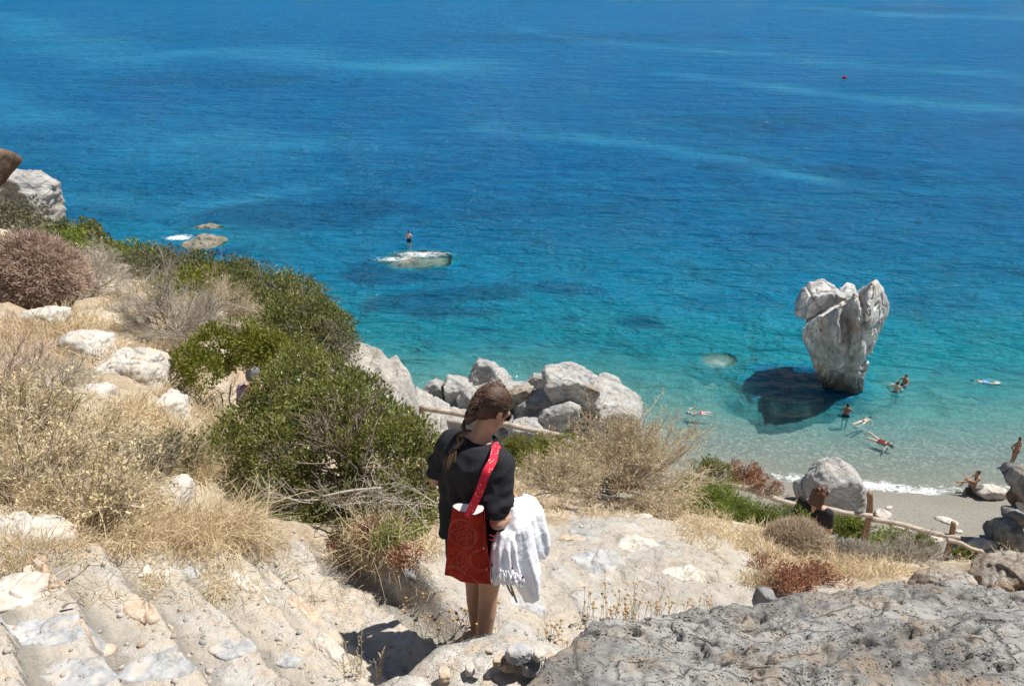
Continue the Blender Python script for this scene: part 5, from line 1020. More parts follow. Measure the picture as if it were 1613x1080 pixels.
def figure(label, o, yaw, j, skin, wear=(), hair='hair_d', style='short', vox=.012, R3=None, s=1., group=None, cat_='person'):
    """o = point under the figure's origin; wear = [(part name, material, [capsules])]; R3 tips the figure"""
    root = empty('person', o); tag(root, label, cat_, group); J = dict(STAND); J.update(j)
    V, F = fused(None, body(J), vox, None, 2); obj('body', xf(V, o, yaw, s, R3), F, M[skin], root)
    hc, f, u = np.array(J['head'], float), nrm(np.array(J['hfw'], float)), np.array(J['hup'], float); u = nrm(u-f*(u@f)); r_ = np.cross(f, u)
    hp = [ell(hc-f*.022+u*.042, (.080, .094, .084), f, u), ell(hc-f*.05+u*.0, (.074, .066, .085), f, u)]
    if style == 'bun': hp.append(ell(hc-f*.09+u*.09, (.045, .045, .045), f, u))
    if style == 'long':
        for k in (-1, 0, 1): hp += [cap(hc-f*.06+r_*k*.04, .05, hc-f*.08+r_*k*.06-np.array([0, 0, .18]), .045), cap(hc-f*.08+r_*k*.06-np.array([0, 0, .18]), .045, hc-f*.07+r_*k*.085-np.array([0, 0, .38]), .03)]
    V, F = fused(None, hp, vox, None, 1, lambda V, N_: V+N_*((.018 if style == 'long' else .008)*fbm(V*np.array([34, 34, 9]), 3, 3))[:, None]); obj('hair', xf(V, o, yaw, s, R3), F, M[hair], root)
    for nm, mt, cs in wear: V, F = fused(None, cs(J) if callable(cs) else cs, vox, None, 1); obj(nm, xf(V, o, yaw, s, R3), F, M[mt], root)
    return root
def A(J, k): return np.array(J[k], float)
def w_brief(J, g=.012):
    hl, hr = A(J, 'hipL'), A(J, 'hipR'); hc = (hl+hr)/2; sp = nrm((A(J, 'shL')+A(J, 'shR'))/2-hc); ac = nrm(hr-hl); fr = -nrm(np.cross(sp, ac)); 
    return [cap(hc-ac*.085, .105, hc+ac*.085, .105, (sp, .55))]+[cap(hc+ac*k*.06-fr*.045-sp*.03, .088, hc+ac*k*.06-fr*.04-sp*.02, .088) for k in (-1, 1)]
def w_shorts(J, L=.55):
    hl, hr = A(J, 'hipL'), A(J, 'hipR'); hc = (hl+hr)/2; sp = nrm((A(J, 'shL')+A(J, 'shR'))/2-hc); ac = nrm(hr-hl); fr = -nrm(np.cross(sp, ac))
    return [cap(hc-ac*.085+sp*.03, .108, hc+ac*.085+sp*.03, .108)]+[cap(hc+ac*k*.06-fr*.045-sp*.03, .09, hc+ac*k*.06-fr*.04, .09) for k in (-1, 1)]+[cap(A(J, 'hip'+S), .102, A(J, 'hip'+S)*(1-L)+A(J, 'kn'+S)*L, .092) for S in 'LR']
def w_bra(J):
    hc = (A(J, 'hipL')+A(J, 'hipR'))/2; sc = (A(J, 'shL')+A(J, 'shR'))/2; sp = nrm(sc-hc); ac = nrm(A(J, 'shR')-A(J, 'shL')); fr = -nrm(np.cross(sp, ac)); ch = hc+(sc-hc)*.72
    return [cap(ch-ac*.075, .103, ch+ac*.075, .103, (sp, .2))]+[cap(ch+ac*k*.065+fr*.072, .056, ch+ac*k*.068+fr*.077, .054) for k in (-1, 1)]
def w_tee(J):
    hc = (A(J, 'hipL')+A(J, 'hipR'))/2; sc = (A(J, 'shL')+A(J, 'shR'))/2; sp = nrm(sc-hc); ac = nrm(A(J, 'shR')-A(J, 'shL')); fr = -nrm(np.cross(sp, ac)); o = []
    for k in (-1, 1): o += [cap(hc+ac*k*.09, .118, sc+ac*k*.09-sp*.08, .105, (fr, .85)), cap(sc+ac*k*.09-sp*.08, .1, sc+ac*k*.11-sp*.02, .07)]
    return o+[cap(A(J, 'sh'+S), .068, A(J, 'sh'+S)*.4+A(J, 'el'+S)*.6, .062) for S in 'LR']
AK = dict(elL=(-.33, -.06, 1.12), elR=(.33, -.06, 1.12), wrL=(-.19, .06, .96), wrR=(.19, .06, .96), hdL=(.6, .7, -.3), hdR=(-.6, .7, -.3), pnL=(.7, -.5, 0), pnR=(-.7, -.5, 0))
# standing bathers
p = atz(645, 392, -.08); figure('bather in dark shorts standing on the flat rock awash far out', p, rad(10), AK, 'skin_p', [('shorts', 'black', w_shorts)], vox=.014)
p = atz(1595, 726, 0); p[2] = bed(p[:1], p[1:2])[0]; figure('woman in black bikini standing ankle deep at the right edge, hands on hips', p, rad(200), dict(AK, hfw=(.5, .8, -.1)), 'skin_t', [('bikini_bottom', 'black', w_brief), ('bikini_top', 'black', w_bra)], style='bun', vox=.012)
p = atz(1332, 655, 0); p[2] = bed(p[:1], p[1:2])[0]-.05; figure('man in dark blue shorts standing thigh deep below the foot of the sea stack', p, rad(-30), dict(elR=(.3, .1, 1.15), wrR=(.15, .28, 1.25), elL=(-.3, .1, 1.1), wrL=(-.12, .28, 1.15)), 'skin_d', [('shorts', 'navy', w_shorts)], vox=.013)
p = atz(1411, 616, 0); p[2] = -1.0; figure('nearer bather of the pair in the sea, back turned, navy shorts', p, rad(-40), dict(elL=(-.38, .1, 1.18), wrL=(-.5, .3, 1.1), elR=(.3, .1, 1.12), wrR=(.28, .3, 1.1)), 'skin_p', [('shorts', 'navy', w_shorts)], vox=.013, group='pair of bathers right of the stack')
p = atz(1424, 606, 0); p[2] = -.95; figure('farther bather of the pair in the sea, wearing blue shorts', p, rad(120), dict(elR=(.32, .15, 1.15), wrR=(.3, .36, 1.1), elL=(-.3, .15, 1.15), wrL=(-.25, .36, 1.12)), 'skin_t', [('shorts', 'bluesh', w_shorts)], hair='hair', vox=.013, group='pair of bathers right of the stack')
def tip(rx, rz=0, ry=0): return np.array(Matrix.Rotation(rz, 3, 'Z') @ Matrix.Rotation(ry, 3, 'Y') @ Matrix.Rotation(rx, 3, 'X'))
# floaters: tip a standing figure level with the water, about its waist
def floater(label, uv, ang, face_up, j, skin, wear, z0=-.06, tilt=0., hair='hair_d', style='short'):
    """ang = heading of the head, measured from +X"""
    c = atz(*uv); R = tip(rad(90+tilt) if face_up else rad(-90-tilt)); R = np.array(Matrix.Rotation(PI if face_up else 0, 3, 'Z'))@R
    o = c.copy(); o[2] = z0; off = xf(np.array([[0, 0, .9]]), (0, 0, 0), ang-PI/2, 1., R)[0]; o = o-off
    return figure(label, o, ang-PI/2, j, skin, wear, vox=.013, R3=R, hair=hair, style=style)
floater('woman in a pink bikini floating on her back in the turquoise shallows', (1103, 650), rad(172), True, dict(elL=(-.36, .05, 1.5), wrL=(-.42, .1, 1.25), elR=(.4, .12, 1.3), wrR=(.5, .3, 1.1), knL=(-.1, .05, .47), anR=(.16, 0, .1)), 'skin_p', [('bikini_bottom', 'pink', w_brief), ('bikini_top', 'pink', w_bra)], z0=-.06, style='long')
floater('face down swimmer in light blue shorts at the far right of the sea', (1550, 601), rad(166), False, dict(elL=(-.32, .1, 1.55), wrL=(-.2, .1, 1.7), elR=(.4, .05, 1.2), wrR=(.35, .1, .98), knL=(-.16, -.05, .5), anL=(-.2, -.1, .12), hfw=(0, .6, .8), hup=(0, -.8, .6)), 'skin_p', [('shorts', 'ltblue', w_shorts)], z0=-.05)
floater('pale swimmer stroking to the right with legs trailing to lower left', (1361, 663), rad(38), False, dict(elL=(-.40, .05, 1.5), wrL=(-.5, .1, 1.7), elR=(.38, .08, 1.15), wrR=(.42, .12, .95), knL=(-.14, -.04, .48), anL=(-.2, -.06, .1), hfw=(0, .5, .85), hup=(0, -.85, .5)), 'skin_p', [('bikini_bottom', 'navy', w_brief)], z0=-.05)
floater('swimmer in dark red swimwear with bare legs kicking toward the sea stack', (1386, 694), rad(-48), False, dict(elL=(-.40, .05, 1.4), wrL=(-.55, .1, 1.3), elR=(.4, .06, 1.35), wrR=(.6, .1, 1.4), knL=(-.2, -.05, .5), anL=(-.34, -.1, .14), knR=(.15, -.02, .5), anR=(.22, 0, .1), hfw=(0, .5, .85), hup=(0, -.85, .5)), 'skin_p', [('swimsuit', 'maroon', lambda J: w_brief(J)+w_tee(J)[:4])], z0=-.05, hair='hair_d', style='long')
# seated bather
SIT = dict(hipL=(-.09, 0, .0), hipR=(.09, 0, .0), shL=(-.17, -.04, .48), shR=(.17, -.04, .48), neck=(0, -.02, .56), head=(0, .02, .68), knL=(-.12, .38, .22), knR=(.12, .36, .20), anL=(-.1, .78, .10), anR=(.12, .52, -.18), ftL=(-.1, .92, .20), ftR=(.12, .68, -.24), elL=(-.26, .12, .30), elR=(.26, .12, .30), wrL=(-.14, .34, .30), wrR=(.14, .34, .28), hdL=(.4, .8, -.3), hdR=(-.4, .8, -.3))
p = atz(1535, 763, .5); figure('woman in black bikini sitting on a low rock with one leg stretched out', p, rad(78), SIT, 'skin', [('bikini_bottom', 'black', w_brief), ('bikini_top', 'black', w_bra)], style='bun', hair='hair_d')
brock([(1528, 772), (1530, 762), (1545, 760), (1552, 770), (1545, 778)], 30.6, .4, 'darkgrey', 'dark stone under the seated bather', name='rock', seed=31, sub=4)
# walkers
p = at(1290, 772, 8.1); p[2] -= 1.62; figure('long haired woman in black walking head down in front of the rail', p, rad(-50), dict(head=(.0, .07, 1.53), hfw=(.1, .8, -.6), neck=(0, .03, 1.43), anL=(-.1, .12, .09), knL=(-.1, .16, .5), elR=(.22, .04, 1.08), wrR=(.15, .22, 1.0)), 'skin', [('top', 'black', w_tee), ('trousers', 'black', lambda J: w_shorts(J, .95))], hair='hair', style='long', vox=.011)
N = NT('striped_cloth'); wv = N.n('ShaderNodeTexWave', bands_direction='Z'); N.l(N.coord(), wv.inputs['Vector']); wv.inputs['Scale'].default_value = 14; M['stripe'] = N.done(N.pr(N.mix(N.mr(wv.outputs['Fac'], .4, .6), (.10, .07, .16), (.32, .27, .40)), .85))
p = at(394, 583, 8.7); p[2] -= 1.66; figure('grey haired walker in a purple striped shirt half hidden behind the mastic bush', p, rad(-20), dict(head=(0, .05, 1.56), hfw=(.1, .9, -.4)), 'skin_t', [('shirt', 'stripe', w_tee), ('shorts', 'navy', w_shorts)], hair='hair_g', vox=.011)
# buoy
b = atz(1330, 124, 0); root = empty('buoy', b); tag(root, 'small red mooring buoy far out on the sea at upper right', 'buoy'); M['redp'] = cloth_mat('red_plastic', (.5, .05, .04))
V, F = ell(b+np.array([0, 0, .18]), (.42, .42, .38), sub=3); obj('float', V, F, M['redp'], root); V, F = tube1([b+np.array([0, 0, .5]), b+np.array([0, 0, .62]), b+np.array([.02, 0, .78])], [.07, .05, .04], 8); obj('mooring_eye', V, F, M['redp'], root)

# ------------------------------------------------------------ the woman on the path
WO = np.array([-.17, 3.17, 0]); WO[2] = 19.54; WYAW = -rad(35)
def wl(p): return xf(np.atleast_2d(np.array(p, float)), WO, WYAW)
def lo(p):                                       # world -> her own frame
    q = np.atleast_2d(p)-WO; c, s_ = math.cos(-WYAW), math.sin(-WYAW); return np.stack([q[:, 0]*c-q[:, 1]*s_, q[:, 0]*s_+q[:, 1]*c, q[:, 2]], -1)
hf = np.array([.30, .72, -.60]); hu = np.array([.12, .55, .82]); HCt = np.array([.035, .085, 1.535])
J = dict(STAND); J.update(hs=.95, hipL=(-.085, 0, .86), hipR=(.085, 0, .86), knL=(-.06, .03, .45), knR=(.055, .0, .45), anL=(-.05, .03, .07), anR=(.045, -.04, .07), ftL=(-.08, .18, .03), ftR=(.06, .11, .03), shL=(-.148, 0, 1.33), shR=(.125, 0, 1.325),
    neck=(.01, .03, 1.42), head=HCt, hfw=hf, hup=hu, elR=(.192, -.10, 1.055), wrR=(.15, .12, .97), hdR=(-.6, 1, -.4), pnR=(-1, 0, -.3), thR=(0, 0, 1), elL=(-.255, -.02, 1.075), wrL=(-.16, .19, 1.02), hdL=(.5, .8, 0), pnL=(.6, -.4, 0), thL=(0, 0, 1))
root = empty('person', WO); tag(root, 'woman with braided brown hair and black top standing on the path seen from behind', 'person')
V, F = fused(None, body(J), .0055, None, 3); obj('body', xf(V, WO, WYAW), F, M['skin'], root)
# top: loose tee with wide neck
def ring(c, rx, ry, n=64, tilt=0.):
    a = np.arange(n)*2*PI/n; return np.stack([c[0]+rx*np.cos(a), c[1]+ry*np.sin(a), c[2]+tilt*np.sin(a)], -1)
def loft(rings, capb=True):
    n = len(rings[0]); V = np.concatenate(rings); k = len(rings); s_ = np.arange(n); s2 = (s_+1) % n; F = np.concatenate([np.stack([i*n+s_, i*n+s2, (i+1)*n+s2, (i+1)*n+s_], -1) for i in range(k-1)])
    V = np.concatenate([V, rings[0].mean(0)[None], rings[-1].mean(0)[None]]); return V, [F, np.stack([s2, s_, np.full(n, len(V)-2)], -1), np.stack([(k-1)*n+s_, (k-1)*n+s2, np.full(n, len(V)-1)], -1)]
tp = [loft([ring((0, -.005, .84), .196, .152), ring((0, -.005, .95), .188, .148), ring((0, -.01, 1.08), .172, .136), ring((0, -.01, 1.2), .178, .138), ring((0, -.005, 1.3), .178, .128), ring((.0, .0, 1.365), .145, .098), ring((.005, .012, 1.395), .105, .08)])]
for S, k in (('R', 1), ('L', -1)):
    a, b = np.array(J['sh'+S]), np.array(J['el'+S]); e = a+(b-a)*.68; tp += [cap(a-np.array([.05*k, 0, .0]), .072, a+np.array([.008*k, 0, -.01]), .066), cap(a+np.array([.008*k, 0, -.01]), .066, a*.4+e*.6, .064), cap(a*.5+e*.5, .064, e, .064)]
def folds(V, N_):
    t = V[:, 2]; ang = np.arctan2(V[:, 1], V[:, 0]); low = ss(1.35, .9, t)
    h = .017*low*np.sin(ang*9+2.5*fbm(V*4, 7, 2)+t*6)+.016*rdg(np.stack([V[:, 0]*5+V[:, 2]*4, V[:, 1]*5, V[:, 2]*5-V[:, 0]*4], -1), 9, 2)*ss(1.42, 1.3, t)-.003*0
    arm = ss(.19, .24, np.abs(V[:, 0])); h = h+arm*.006*np.sin(t*75+V[:, 1]*30+3*fbm(V*6, 4, 2)); return V+N_*h[:, None]
V, F = fused(None, tp, .006, None, 2, folds); obj('black_top', xf(V, WO, WYAW), F, M['black'], root)
sk_ = [loft([ring((0, 0, .655), .168, .145), ring((0, 0, .7), .178, .15), ring((0, -.01, .86), .178, .15), ring((0, 0, 1.0), .15, .12)])]
V, F = fused(None, sk_, .007, None, 1, lambda V, N_: V+N_*(.013*ss(.95, .6, V[:, 2])*np.sin(np.arctan2(V[:, 1], V[:, 0])*10+3*fbm(V*3, 2, 2)))[:, None]); obj('black_skirt', xf(V, WO, WYAW), F, M['black'], root)
# hair: scalp mass, combed strands drawn into a plait, tie and tail
f = nrm(hf); u = nrm(hu-f*(hu@f)); r_ = np.cross(f, u)
HP = lambda x, y, z: HCt+(r_*x+f*y+u*z)*.94
capm = [ell(HP(0, -.022, .038), (.079, .093, .084), f, u, 4), ell(HP(0, -.055, .0), (.064, .052, .068), f, u, 3), cap(HP(-.01, -.072, -.04), .034, HP(-.035, -.07, -.085), .02)]
V, F = fused(None, capm, .005, None, 2); q = (V-HCt); yy = q@f; zz = q@u; V = V-((np.clip(yy-.035, 0, 1)*ss(.07, .0, zz)))[:, None]*f*1.6; ho = obj('hair', xf(V, WO, WYAW), F, M['hair'], root)
pl = np.array([HP(-.003, -.035, .122), HP(-.008, -.078, .094), HP(-.014, -.104, .05), HP(-.018, -.110, .0), HP(-.024, -.098, -.05), HP(-.032, -.085, -.09)]); back = [np.array(q) for q in ((-.042, -.068, 1.415), (-.050, -.098, 1.385))]
pth_ = np.concatenate([pl, back]); tt = np.linspace(0, len(pth_)-1, 26); PT = np.stack([np.interp(tt, np.arange(len(pth_)), pth_[:, k]) for k in range(3)], -1)
r = np.random.RandomState(4); parts = []
for i in range(25):
    t = nrm(PT[min(i+1, 25)]-PT[max(i-1, 0)]); out_ = nrm((PT[i]-HCt) if i < 16 else np.array([-.2, -1, .2])); sd = np.cross(t, out_); k = 1 if i % 2 else -1; w = np.interp(i, [0, 8, 16, 25], [.026, .030, .027, .015])
    for m in range(7):                            # each lobe of the plait is a bundle of strands crossing over
        o_ = (m-3)/3.; a = PT[i]+sd*k*w*1.15-t*.012+t*o_*.008+out_*.000; b = PT[i]+sd*k*w*.55+out_*w*.45+t*(.004+o_*.008); c = PT[i]-sd*k*w*.35+out_*w*.25+t*(.024+o_*.006); parts.append(tube1([a, b, c], [.005, .0075, .0045], 6, n=8, seed=m, rough=.1))
# combed strands from hairline to the plait
for i in range(900):
    th = r.rand()*2*PI; fr_ = r.rand(); side = 1 if r.rand() < .5 else -1
    st = nrm(np.array([side*(.2+.95*r.rand()), .85-1.5*r.rand(), .15+1.0*r.rand()*(1 if r.rand() < .7 else -.6)])); k = int(np.clip(np.interp(st[2], [-.5, .95], [16, 1])+r.normal()*1.2, 0, 17)); e = PT[k]
    s0 = HP(0, -.022, .038)+(r_*st[0]*.080+f*st[1]*.094+u*st[2]*.085)
    pts = []
    for q in np.linspace(0, 1, 7):
        m = s0*(1-q)+(e+r_*side*.012)*q; dd = m-HP(0, -.022, .038); l = np.array([dd@r_/.0805, dd@f/.0945, dd@u/.0855]); n_ = np.linalg.norm(l); m2 = HP(0, -.022, .038)+dd/max(n_, .3)*(1.0+.02*math.sin(q*3.1)+.02*r.rand()*0)
        zq = (m2-HCt)@u; pts.append(m2 if n_ > .3 and zq > -.045 else m)
    parts.append(tube1(pts, [.0012, .0019, .0021, .0021, .0021, .002, .0016], 4, n=12))
for i in range(110):                           # flyaway hairs
    k = r.randint(1, 22); p0 = PT[min(k, 25)]+nrm(r.normal(size=3))*.03; d = nrm(r.normal(size=3)+(p0-HCt)*14); parts.append(tube1([p0, p0+d*.012, p0+d*.02+r.normal(size=3)*.008, p0+d*.024+r.normal(size=3)*.016], [.0007, .0006, .0005, .0004], 4, n=7))
V, F = cat(parts); obj('braid', xf(V, WO, WYAW), F, M['hair'], root)
parts = []; e = pth_[-1]
for i in range(60):
    d = np.array([r.normal()*.011, r.normal()*.006, 0]); parts.append(tube1([e+d*.3+np.array([0, 0, .01]), e+d*.9+np.array([-.004, -.022, -.035]), e+d*1.3+np.array([-.008, -.03, -.075-.02*r.rand()]), e+d*.7+np.array([-.01, -.03, -.105-.03*r.rand()])], [.0022, .003, .0025, .0012], 4, n=9))
V, F = cat(parts); obj('braid_tail', xf(V, WO, WYAW), F, M['hairtip'], root)
V, F = ell(e+np.array([0, -.008, .004]), (.014, .014, .011), sub=2); obj('hair_tie', xf(V, WO, WYAW), F, M['black'], root)
# loose wisps at the nape
# sunglasses
N = NT('sunglass_lens'); M['lens'] = N.done(N.pr((.01, .01, .012), .08, None, .6)); gp = []
for k in (-1, 1): gp += [ell(HP(.034*k, .088, .004), (.030, .006, .024), f+r_*k*.25, u), tube1([HP(.062*k, .084, .012), HP(.076*k, .04, .012), HP(.081*k, -.005, .008)], [.004, .003, .003], 6)]
gp.append(tube1([HP(-.012, .094, .01), HP(0, .1, .012), HP(.012, .094, .01)], .003, 6)); V, F = cat(gp); obj('sunglasses', xf(V, WO, WYAW), F, M['lens'], root)
# sandals
sp_ = []
for S in 'LR':
    an, ft = np.array(J['an'+S]), np.array(J['ft'+S]); sp_ += [cap(an*np.array([1, 1, 0])+np.array([0, -.02, .008]), .036, ft*np.array([1, 1, 0])+np.array([0, .02, .008]), .042, ((0, 0, 1), .25))]
V, F = cat(sp_); obj('sandals', xf(V, WO, WYAW), F, M['bark'], root)
# tote bag hanging from her right shoulder
def bagm():
    N = NT('red_print_cloth'); co = N.coord(); v = N.n('ShaderNodeTexVoronoi'); N.l(co, v.inputs['Vector']); v.inputs['Scale'].default_value = 75
    n = N.noise(co, 7, 4); c = N.mix(N.mr(n, .35, .65), (.33, .026, .014), (.22, .015, .010)); c = N.mix(N.mr(v.outputs['Distance'], .16, .24, .35, 0), c, (.50, .14, .10)); return N.done(N.pr(c, .92, N.bump(N.noise(co, 260, 2), .7, .003), .1))
M['bag'] = bagm(); M['strapr'] = None
N = NT('red_strap'); v = N.n('ShaderNodeTexVoronoi'); N.l(N.coord(), v.inputs['Vector']); v.inputs['Scale'].default_value = 70; M['strapr'] = N.done(N.pr(N.mix(N.mr(v.outputs['Distance'], .2, .28, .8, 0), (.62, .015, .04), (.80, .40, .38)), .7, None, .3))
N = NT('pink_stitching'); M['stitch'] = N.done(N.pr((.60, .20, .15), .8)); N = NT('white_lining'); M['lining'] = N.done(N.pr((.75, .72, .70), .9))
TL, TR, BR, BL = at(713, 797, 2.965), at(762, 802, 2.87), at(773, 920, 2.90), at(700, 905, 3.0)
ax, ay = (TR-TL+BR-BL)/2, (BL-TL+BR-TR)/2; nb = nrm(np.cross(ax, ay)); nb = nb if nb[1] < 0 else -nb
root = empty('tote_bag', (BL+BR)/2); tag(root, 'red printed cloth tote bag hanging behind the woman from her right shoulder', 'bag')
gu, gv = np.meshgrid(np.linspace(0, 1, 44), np.linspace(0, 1, 60)); gu_, gv_ = gu.ravel(), gv.ravel()
def bagpt(a, b): 
    a = np.asarray(a, float)[..., None]; b = np.asarray(b, float)[..., None]; return TL*(1-a)*(1-b)+TR*a*(1-b)+BL*(1-a)*b+BR*a*b
edge_ = np.minimum(np.minimum(gu_, 1-gu_)*8, np.minimum((1-gv_)*8, 1.)); edge_ = np.clip(edge_, 0, 1)**.5
wr = .012*fbm(P3(gu_*2.6+gv_, gv_*1.8), 5, 3)+.008*rdg(P3(gu_*2.2+gv_*1.5, gv_*1.2), 8, 2)*ss(1, .2, gv_)+.008*np.sin(gu_*7+gv_*3+1)*(.4+gv_); fr0 = bagpt(gu_, gv_)+nb*((.028*edge_*(.35+.65*gv_)+wr)[:, None]); bk0 = bagpt(gu_, gv_)-nb*((.022*edge_)[:, None])
dipv = (-.012*np.sin(gu_*PI)*ss(.25, 0, gv_))[:, None]*np.array([0, 0, 1]); fr0 += dipv
obj('front_panel', fr0, grid_faces(44, 60), M['bag'], root); obj('back_panel', bk0, grid_faces(44, 60)[:, ::-1], M['bag'], root)
tp0 = fr0.reshape(60, 44, 3)[0]; tb0 = bk0.reshape(60, 44, 3)[0]; V = np.concatenate([tp0+nb*.001, tb0+np.array([0, 0, .016])]); V = np.stack([tp0-np.array([0, 0, .004]), tb0+np.array([0, 0, .004])], 0).reshape(-1, 3); obj('lining', V, grid_faces(44, 2), M['lining'], root)
def onbag(a, b): a, b = np.asarray(a, float), np.asarray(b, float); i = np.clip(a*43, 0, 42.99); j = np.clip(b*59, 0, 58.99); G = fr0.reshape(60, 44, 3); i0, j0 = i.astype(int), j.astype(int); fi, fj = (i-i0)[..., None], (j-j0)[..., None]; return (G[j0, i0]*(1-fi)*(1-fj)+G[j0, np.minimum(i0+1, 43)]*fi*(1-fj)+G[np.minimum(j0+1, 59), i0]*(1-fi)*fj+G[np.minimum(j0+1, 59), np.minimum(i0+1, 43)]*fi*fj)+nb*.0012
sp_ = []
asp = np.linalg.norm(ax)/np.linalg.norm(ay); th = np.linspace(0, 2*PI, 60)
def st(cx, cy, rr, fn, rw=.0011):
    q = fn(th); a, b = cx+rr*q*np.cos(th)/asp, cy+rr*q*np.sin(th); k = (a > .02) & (a < .98) & (b > .02) & (b < .98); i = np.where(k)[0]
    for seg in np.split(i, np.where(np.diff(i) > 1)[0]+1):
        if len(seg) > 3: sp_.append(tube1(onbag(a[seg], b[seg]), rw, 4, n=len(seg)))
for cx, cy, rr in ((.42, .30, .20), (.38, .98, .2), (.98, .62, .16)): st(cx, cy, rr, lambda t: 1+0*t); st(cx, cy, rr*.9, lambda t: 1+.02*np.sin(t*18))
st(.36, .68, .14, lambda t: 1+.12*np.cos(t*6)); st(.36, .68, .085, lambda t: 1+.2*np.cos(t*5)); st(.36, .68, .04, lambda t: 1+.2*np.cos(t*3))
for k in range(6): a = k*PI/3; st(.42+.10*math.cos(a)/asp, .30+.10*math.sin(a), .042, lambda t, a=a: .55+.45*np.abs(np.cos(t-a)))
st(.42, .30, .022, lambda t: 1+0*t)
for k in range(5): a = k*2*PI/5; st(.38+.1*math.cos(a)/asp, .98+.1*math.sin(a), .035, lambda t, a=a: .55+.45*np.abs(np.cos(t-a)))
V, F = cat(sp_); obj('stitched_flowers', V, F, M['stitch'], root)
sA = [onbag(.58, .0)+np.array([0, 0, -.02]), at(757, 770, 2.885), at(766, 742, 2.90), at(776, 726, 2.94)]; sR = lo(np.array(sA)); sR = list(sR)+[np.array(q) for q in ((.112, .0, 1.405), (.10, .07, 1.36), (.09, .09, 1.26))]
pt = np.array(sR); n_ = 40; t = np.linspace(0, len(pt)-1, n_); Q = np.stack([np.interp(t, np.arange(len(pt)), pt[:, k]) for k in range(3)], -1)
for _ in range(3): Q[1:-1] = (Q[2:]+Q[:-2]+2*Q[1:-1])/4
ctr = np.array([0, 0, 1.1]); T = nrm(np.gradient(Q, axis=0)); on = nrm(Q-np.stack([0*Q[:, 0]+.06, 0*Q[:, 0]+.0, np.minimum(Q[:, 2]-.01, 1.32)], -1)); sd = nrm(np.cross(T, on)); on = np.cross(sd, T); w = .019; rings = []
for i in range(n_):
    a = [(-w, -.002), (w, -.002), (w, .003), (0, .0045), (-w, .003)]; rings.append(np.array([Q[i]+sd[i]*x+on[i]*(y+.004) for x, y in a]))
V, F = loft(rings); obj('strap', xf(V, WO, WYAW), F, M['strapr'], root, smooth=False)
# white cotton towel over her right forearm
def lobe(cs, k=40, nf=6, amp=.13, seed=0, depth=.045):
    """cs: (u, v, Y, half width m, half depth m) down the cloth; ring folds"""
    P = np.array([at(a, b, c) for a, b, c, _, _ in cs]); w = np.array([c[3] for c in cs]); d = np.array([c[4] for c in cs]); t = np.linspace(0, len(cs)-1, k); x = np.arange(len(cs))
    i = np.clip(t.astype(int), 0, len(cs)-2); g = (t-i); g = g*g*(3-2*g)*.5+g*.5
    C_ = P[i]*(1-g)[:, None]+P[i+1]*g[:, None]; W_2 = w[i]*(1-g)+w[i+1]*g; D_2 = d[i]*(1-g)+d[i+1]*g; T = nrm(np.gradient(C_, axis=0)); rings = []
    for j in range(k):
        s_ = nrm(np.array([1., .15, 0])-T[j]*(np.array([1., .15, 0])@T[j])); o_ = np.cross(T[j], s_); a = np.arange(96)*2*PI/96
        m = 1+amp*np.sin(a*nf+seed+1.2*math.sin(j*.12+seed))*(.35+.65*j/k)+.10*np.sin(a*3+seed*2); rings.append(C_[j]+np.cos(a)[:, None]*W_2[j]*(1+.25*(m[:, None]-1))*s_+(np.sin(a)*m)[:, None]*D_2[j]*o_)
    return loft(rings)
tw = [lobe([(818, 783, 3.16, .045, .02), (822, 792, 3.15, .07, .05), (828, 812, 3.13, .085, .065), (838, 838, 3.12, .075, .06), (849, 862, 3.12, .055, .045), (857, 876, 3.12, .022, .022)], seed=1, nf=5),
      lobe([(808, 798, 3.10, .06, .04), (812, 830, 3.05, .075, .06), (818, 870, 3.04, .082, .062), (829, 905, 3.04, .076, .052), (836, 930, 3.04, .055, .036), (838, 944, 3.04, .042, .018)], seed=2, nf=7),
      lobe([(796, 836, 3.0, .045, .035), (793, 860, 2.97, .06, .045), (793, 888, 2.96, .068, .042), (797, 912, 2.96, .072, .03)], seed=3.3, nf=9, amp=.3)]
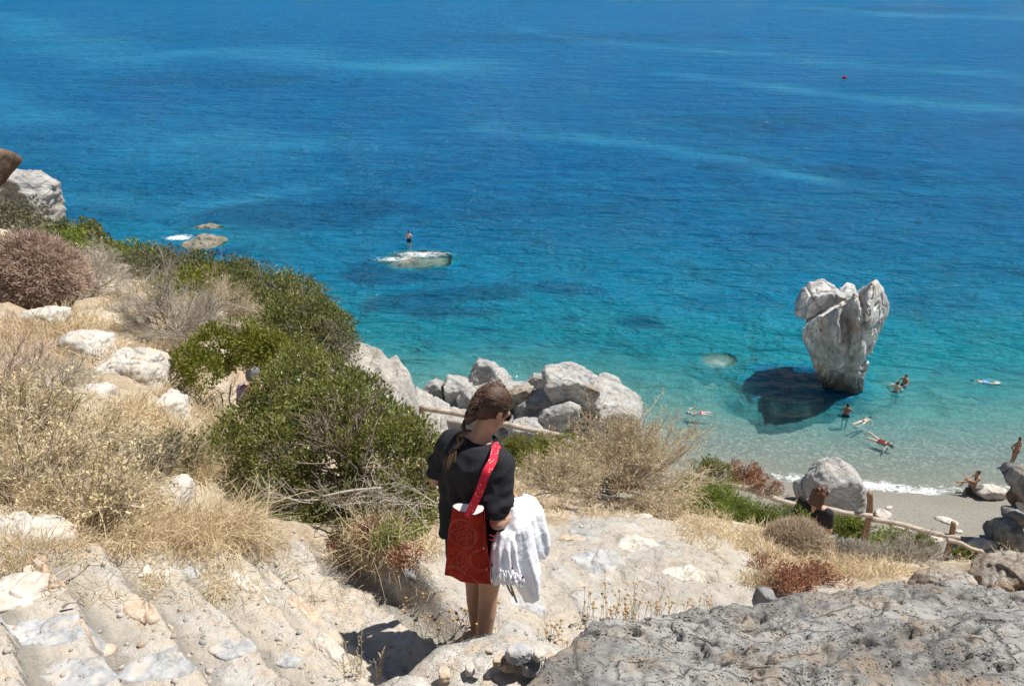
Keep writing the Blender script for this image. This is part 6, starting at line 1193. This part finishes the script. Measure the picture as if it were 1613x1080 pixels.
def tfold(V, N_):
    q = np.stack([V[:, 0]*17+V[:, 2]*4, V[:, 1]*12, V[:, 2]*1.8], -1); h = .0045*rdg(q, 3, 2)+.0018*fbm(V*30, 4, 3)+.0008*fbm(V*140, 6, 1); return V+N_*h[:, None]
N = NT('white_cotton'); co = N.coord(); n = N.noise(co, 220, 3); n2 = N.noise(N.coord((1, 1, 2)), 9, 5); M['cotton'] = N.done(N.pr(N.mix(N.mr(n2, .58, .72, 0, .25), (.80, .81, .86), (.72, .55, .62)), .95, N.bump(n, .5, .003), .1))
root = empty('beach_towel', at(820, 860, 3.08)); tag(root, 'white fringed cotton towel folded over the woman\'s right forearm', 'towel')
V, F = fused(None, tw, .0045, None, 2, tfold); obj('cloth', V, F, M['cotton'], root)
r = np.random.RandomState(21); fr_ = []
for k in range(46):
    x = k/45.; a = at(771+52*x+r.normal()*1.0, 893+8*r.rand()+10*x, 2.945-.04*math.sin(x*3.1)+.012*r.normal()); L = .045+.035*r.rand(); d = np.array([r.normal()*.012, r.normal()*.01, -L]); fr_.append(tube1([a, a+d*.5+np.array([r.normal()*.006, -.004, 0]), a+d], [.0038, .0045+.0015*r.rand(), .0018], 5, n=9, seed=k, rough=.25))
    if k % 2: fr_.append(ell(a+d*(.35+.4*r.rand()), (.0065, .0065, .008), sub=2))
V, F = cat(fr_); obj('fringe', V, F, M['cotton'], root)
M['ruby'] = cloth_mat('dark_red_thread', (.20, .02, .03)); V, F = cat([ell(at(776+k*16+r.normal()*2, 888+r.rand()*26, 2.915), (.005, .005, .010), sub=2) for k in range(4)]+[tube1([at(770, 842, 2.93), at(780, 845, 2.925)], .003, 5), tube1([at(770, 849, 2.93), at(781, 852, 2.925)], .0025, 5)]); obj('embroidery', V, F, M['ruby'], root)
# small dark strap ends showing under the towel
V, F = cat([tube1([at(803, 918, 3.02), at(809, 935, 3.02), at(814, 948, 3.02)], [.006, .006, .005], 6), tube1([at(797, 916, 3.02), at(802, 928, 3.02), at(808, 938, 3.02)], [.005, .005, .004], 6)]); obj('dark_cord', V, F, M['bark'], root)
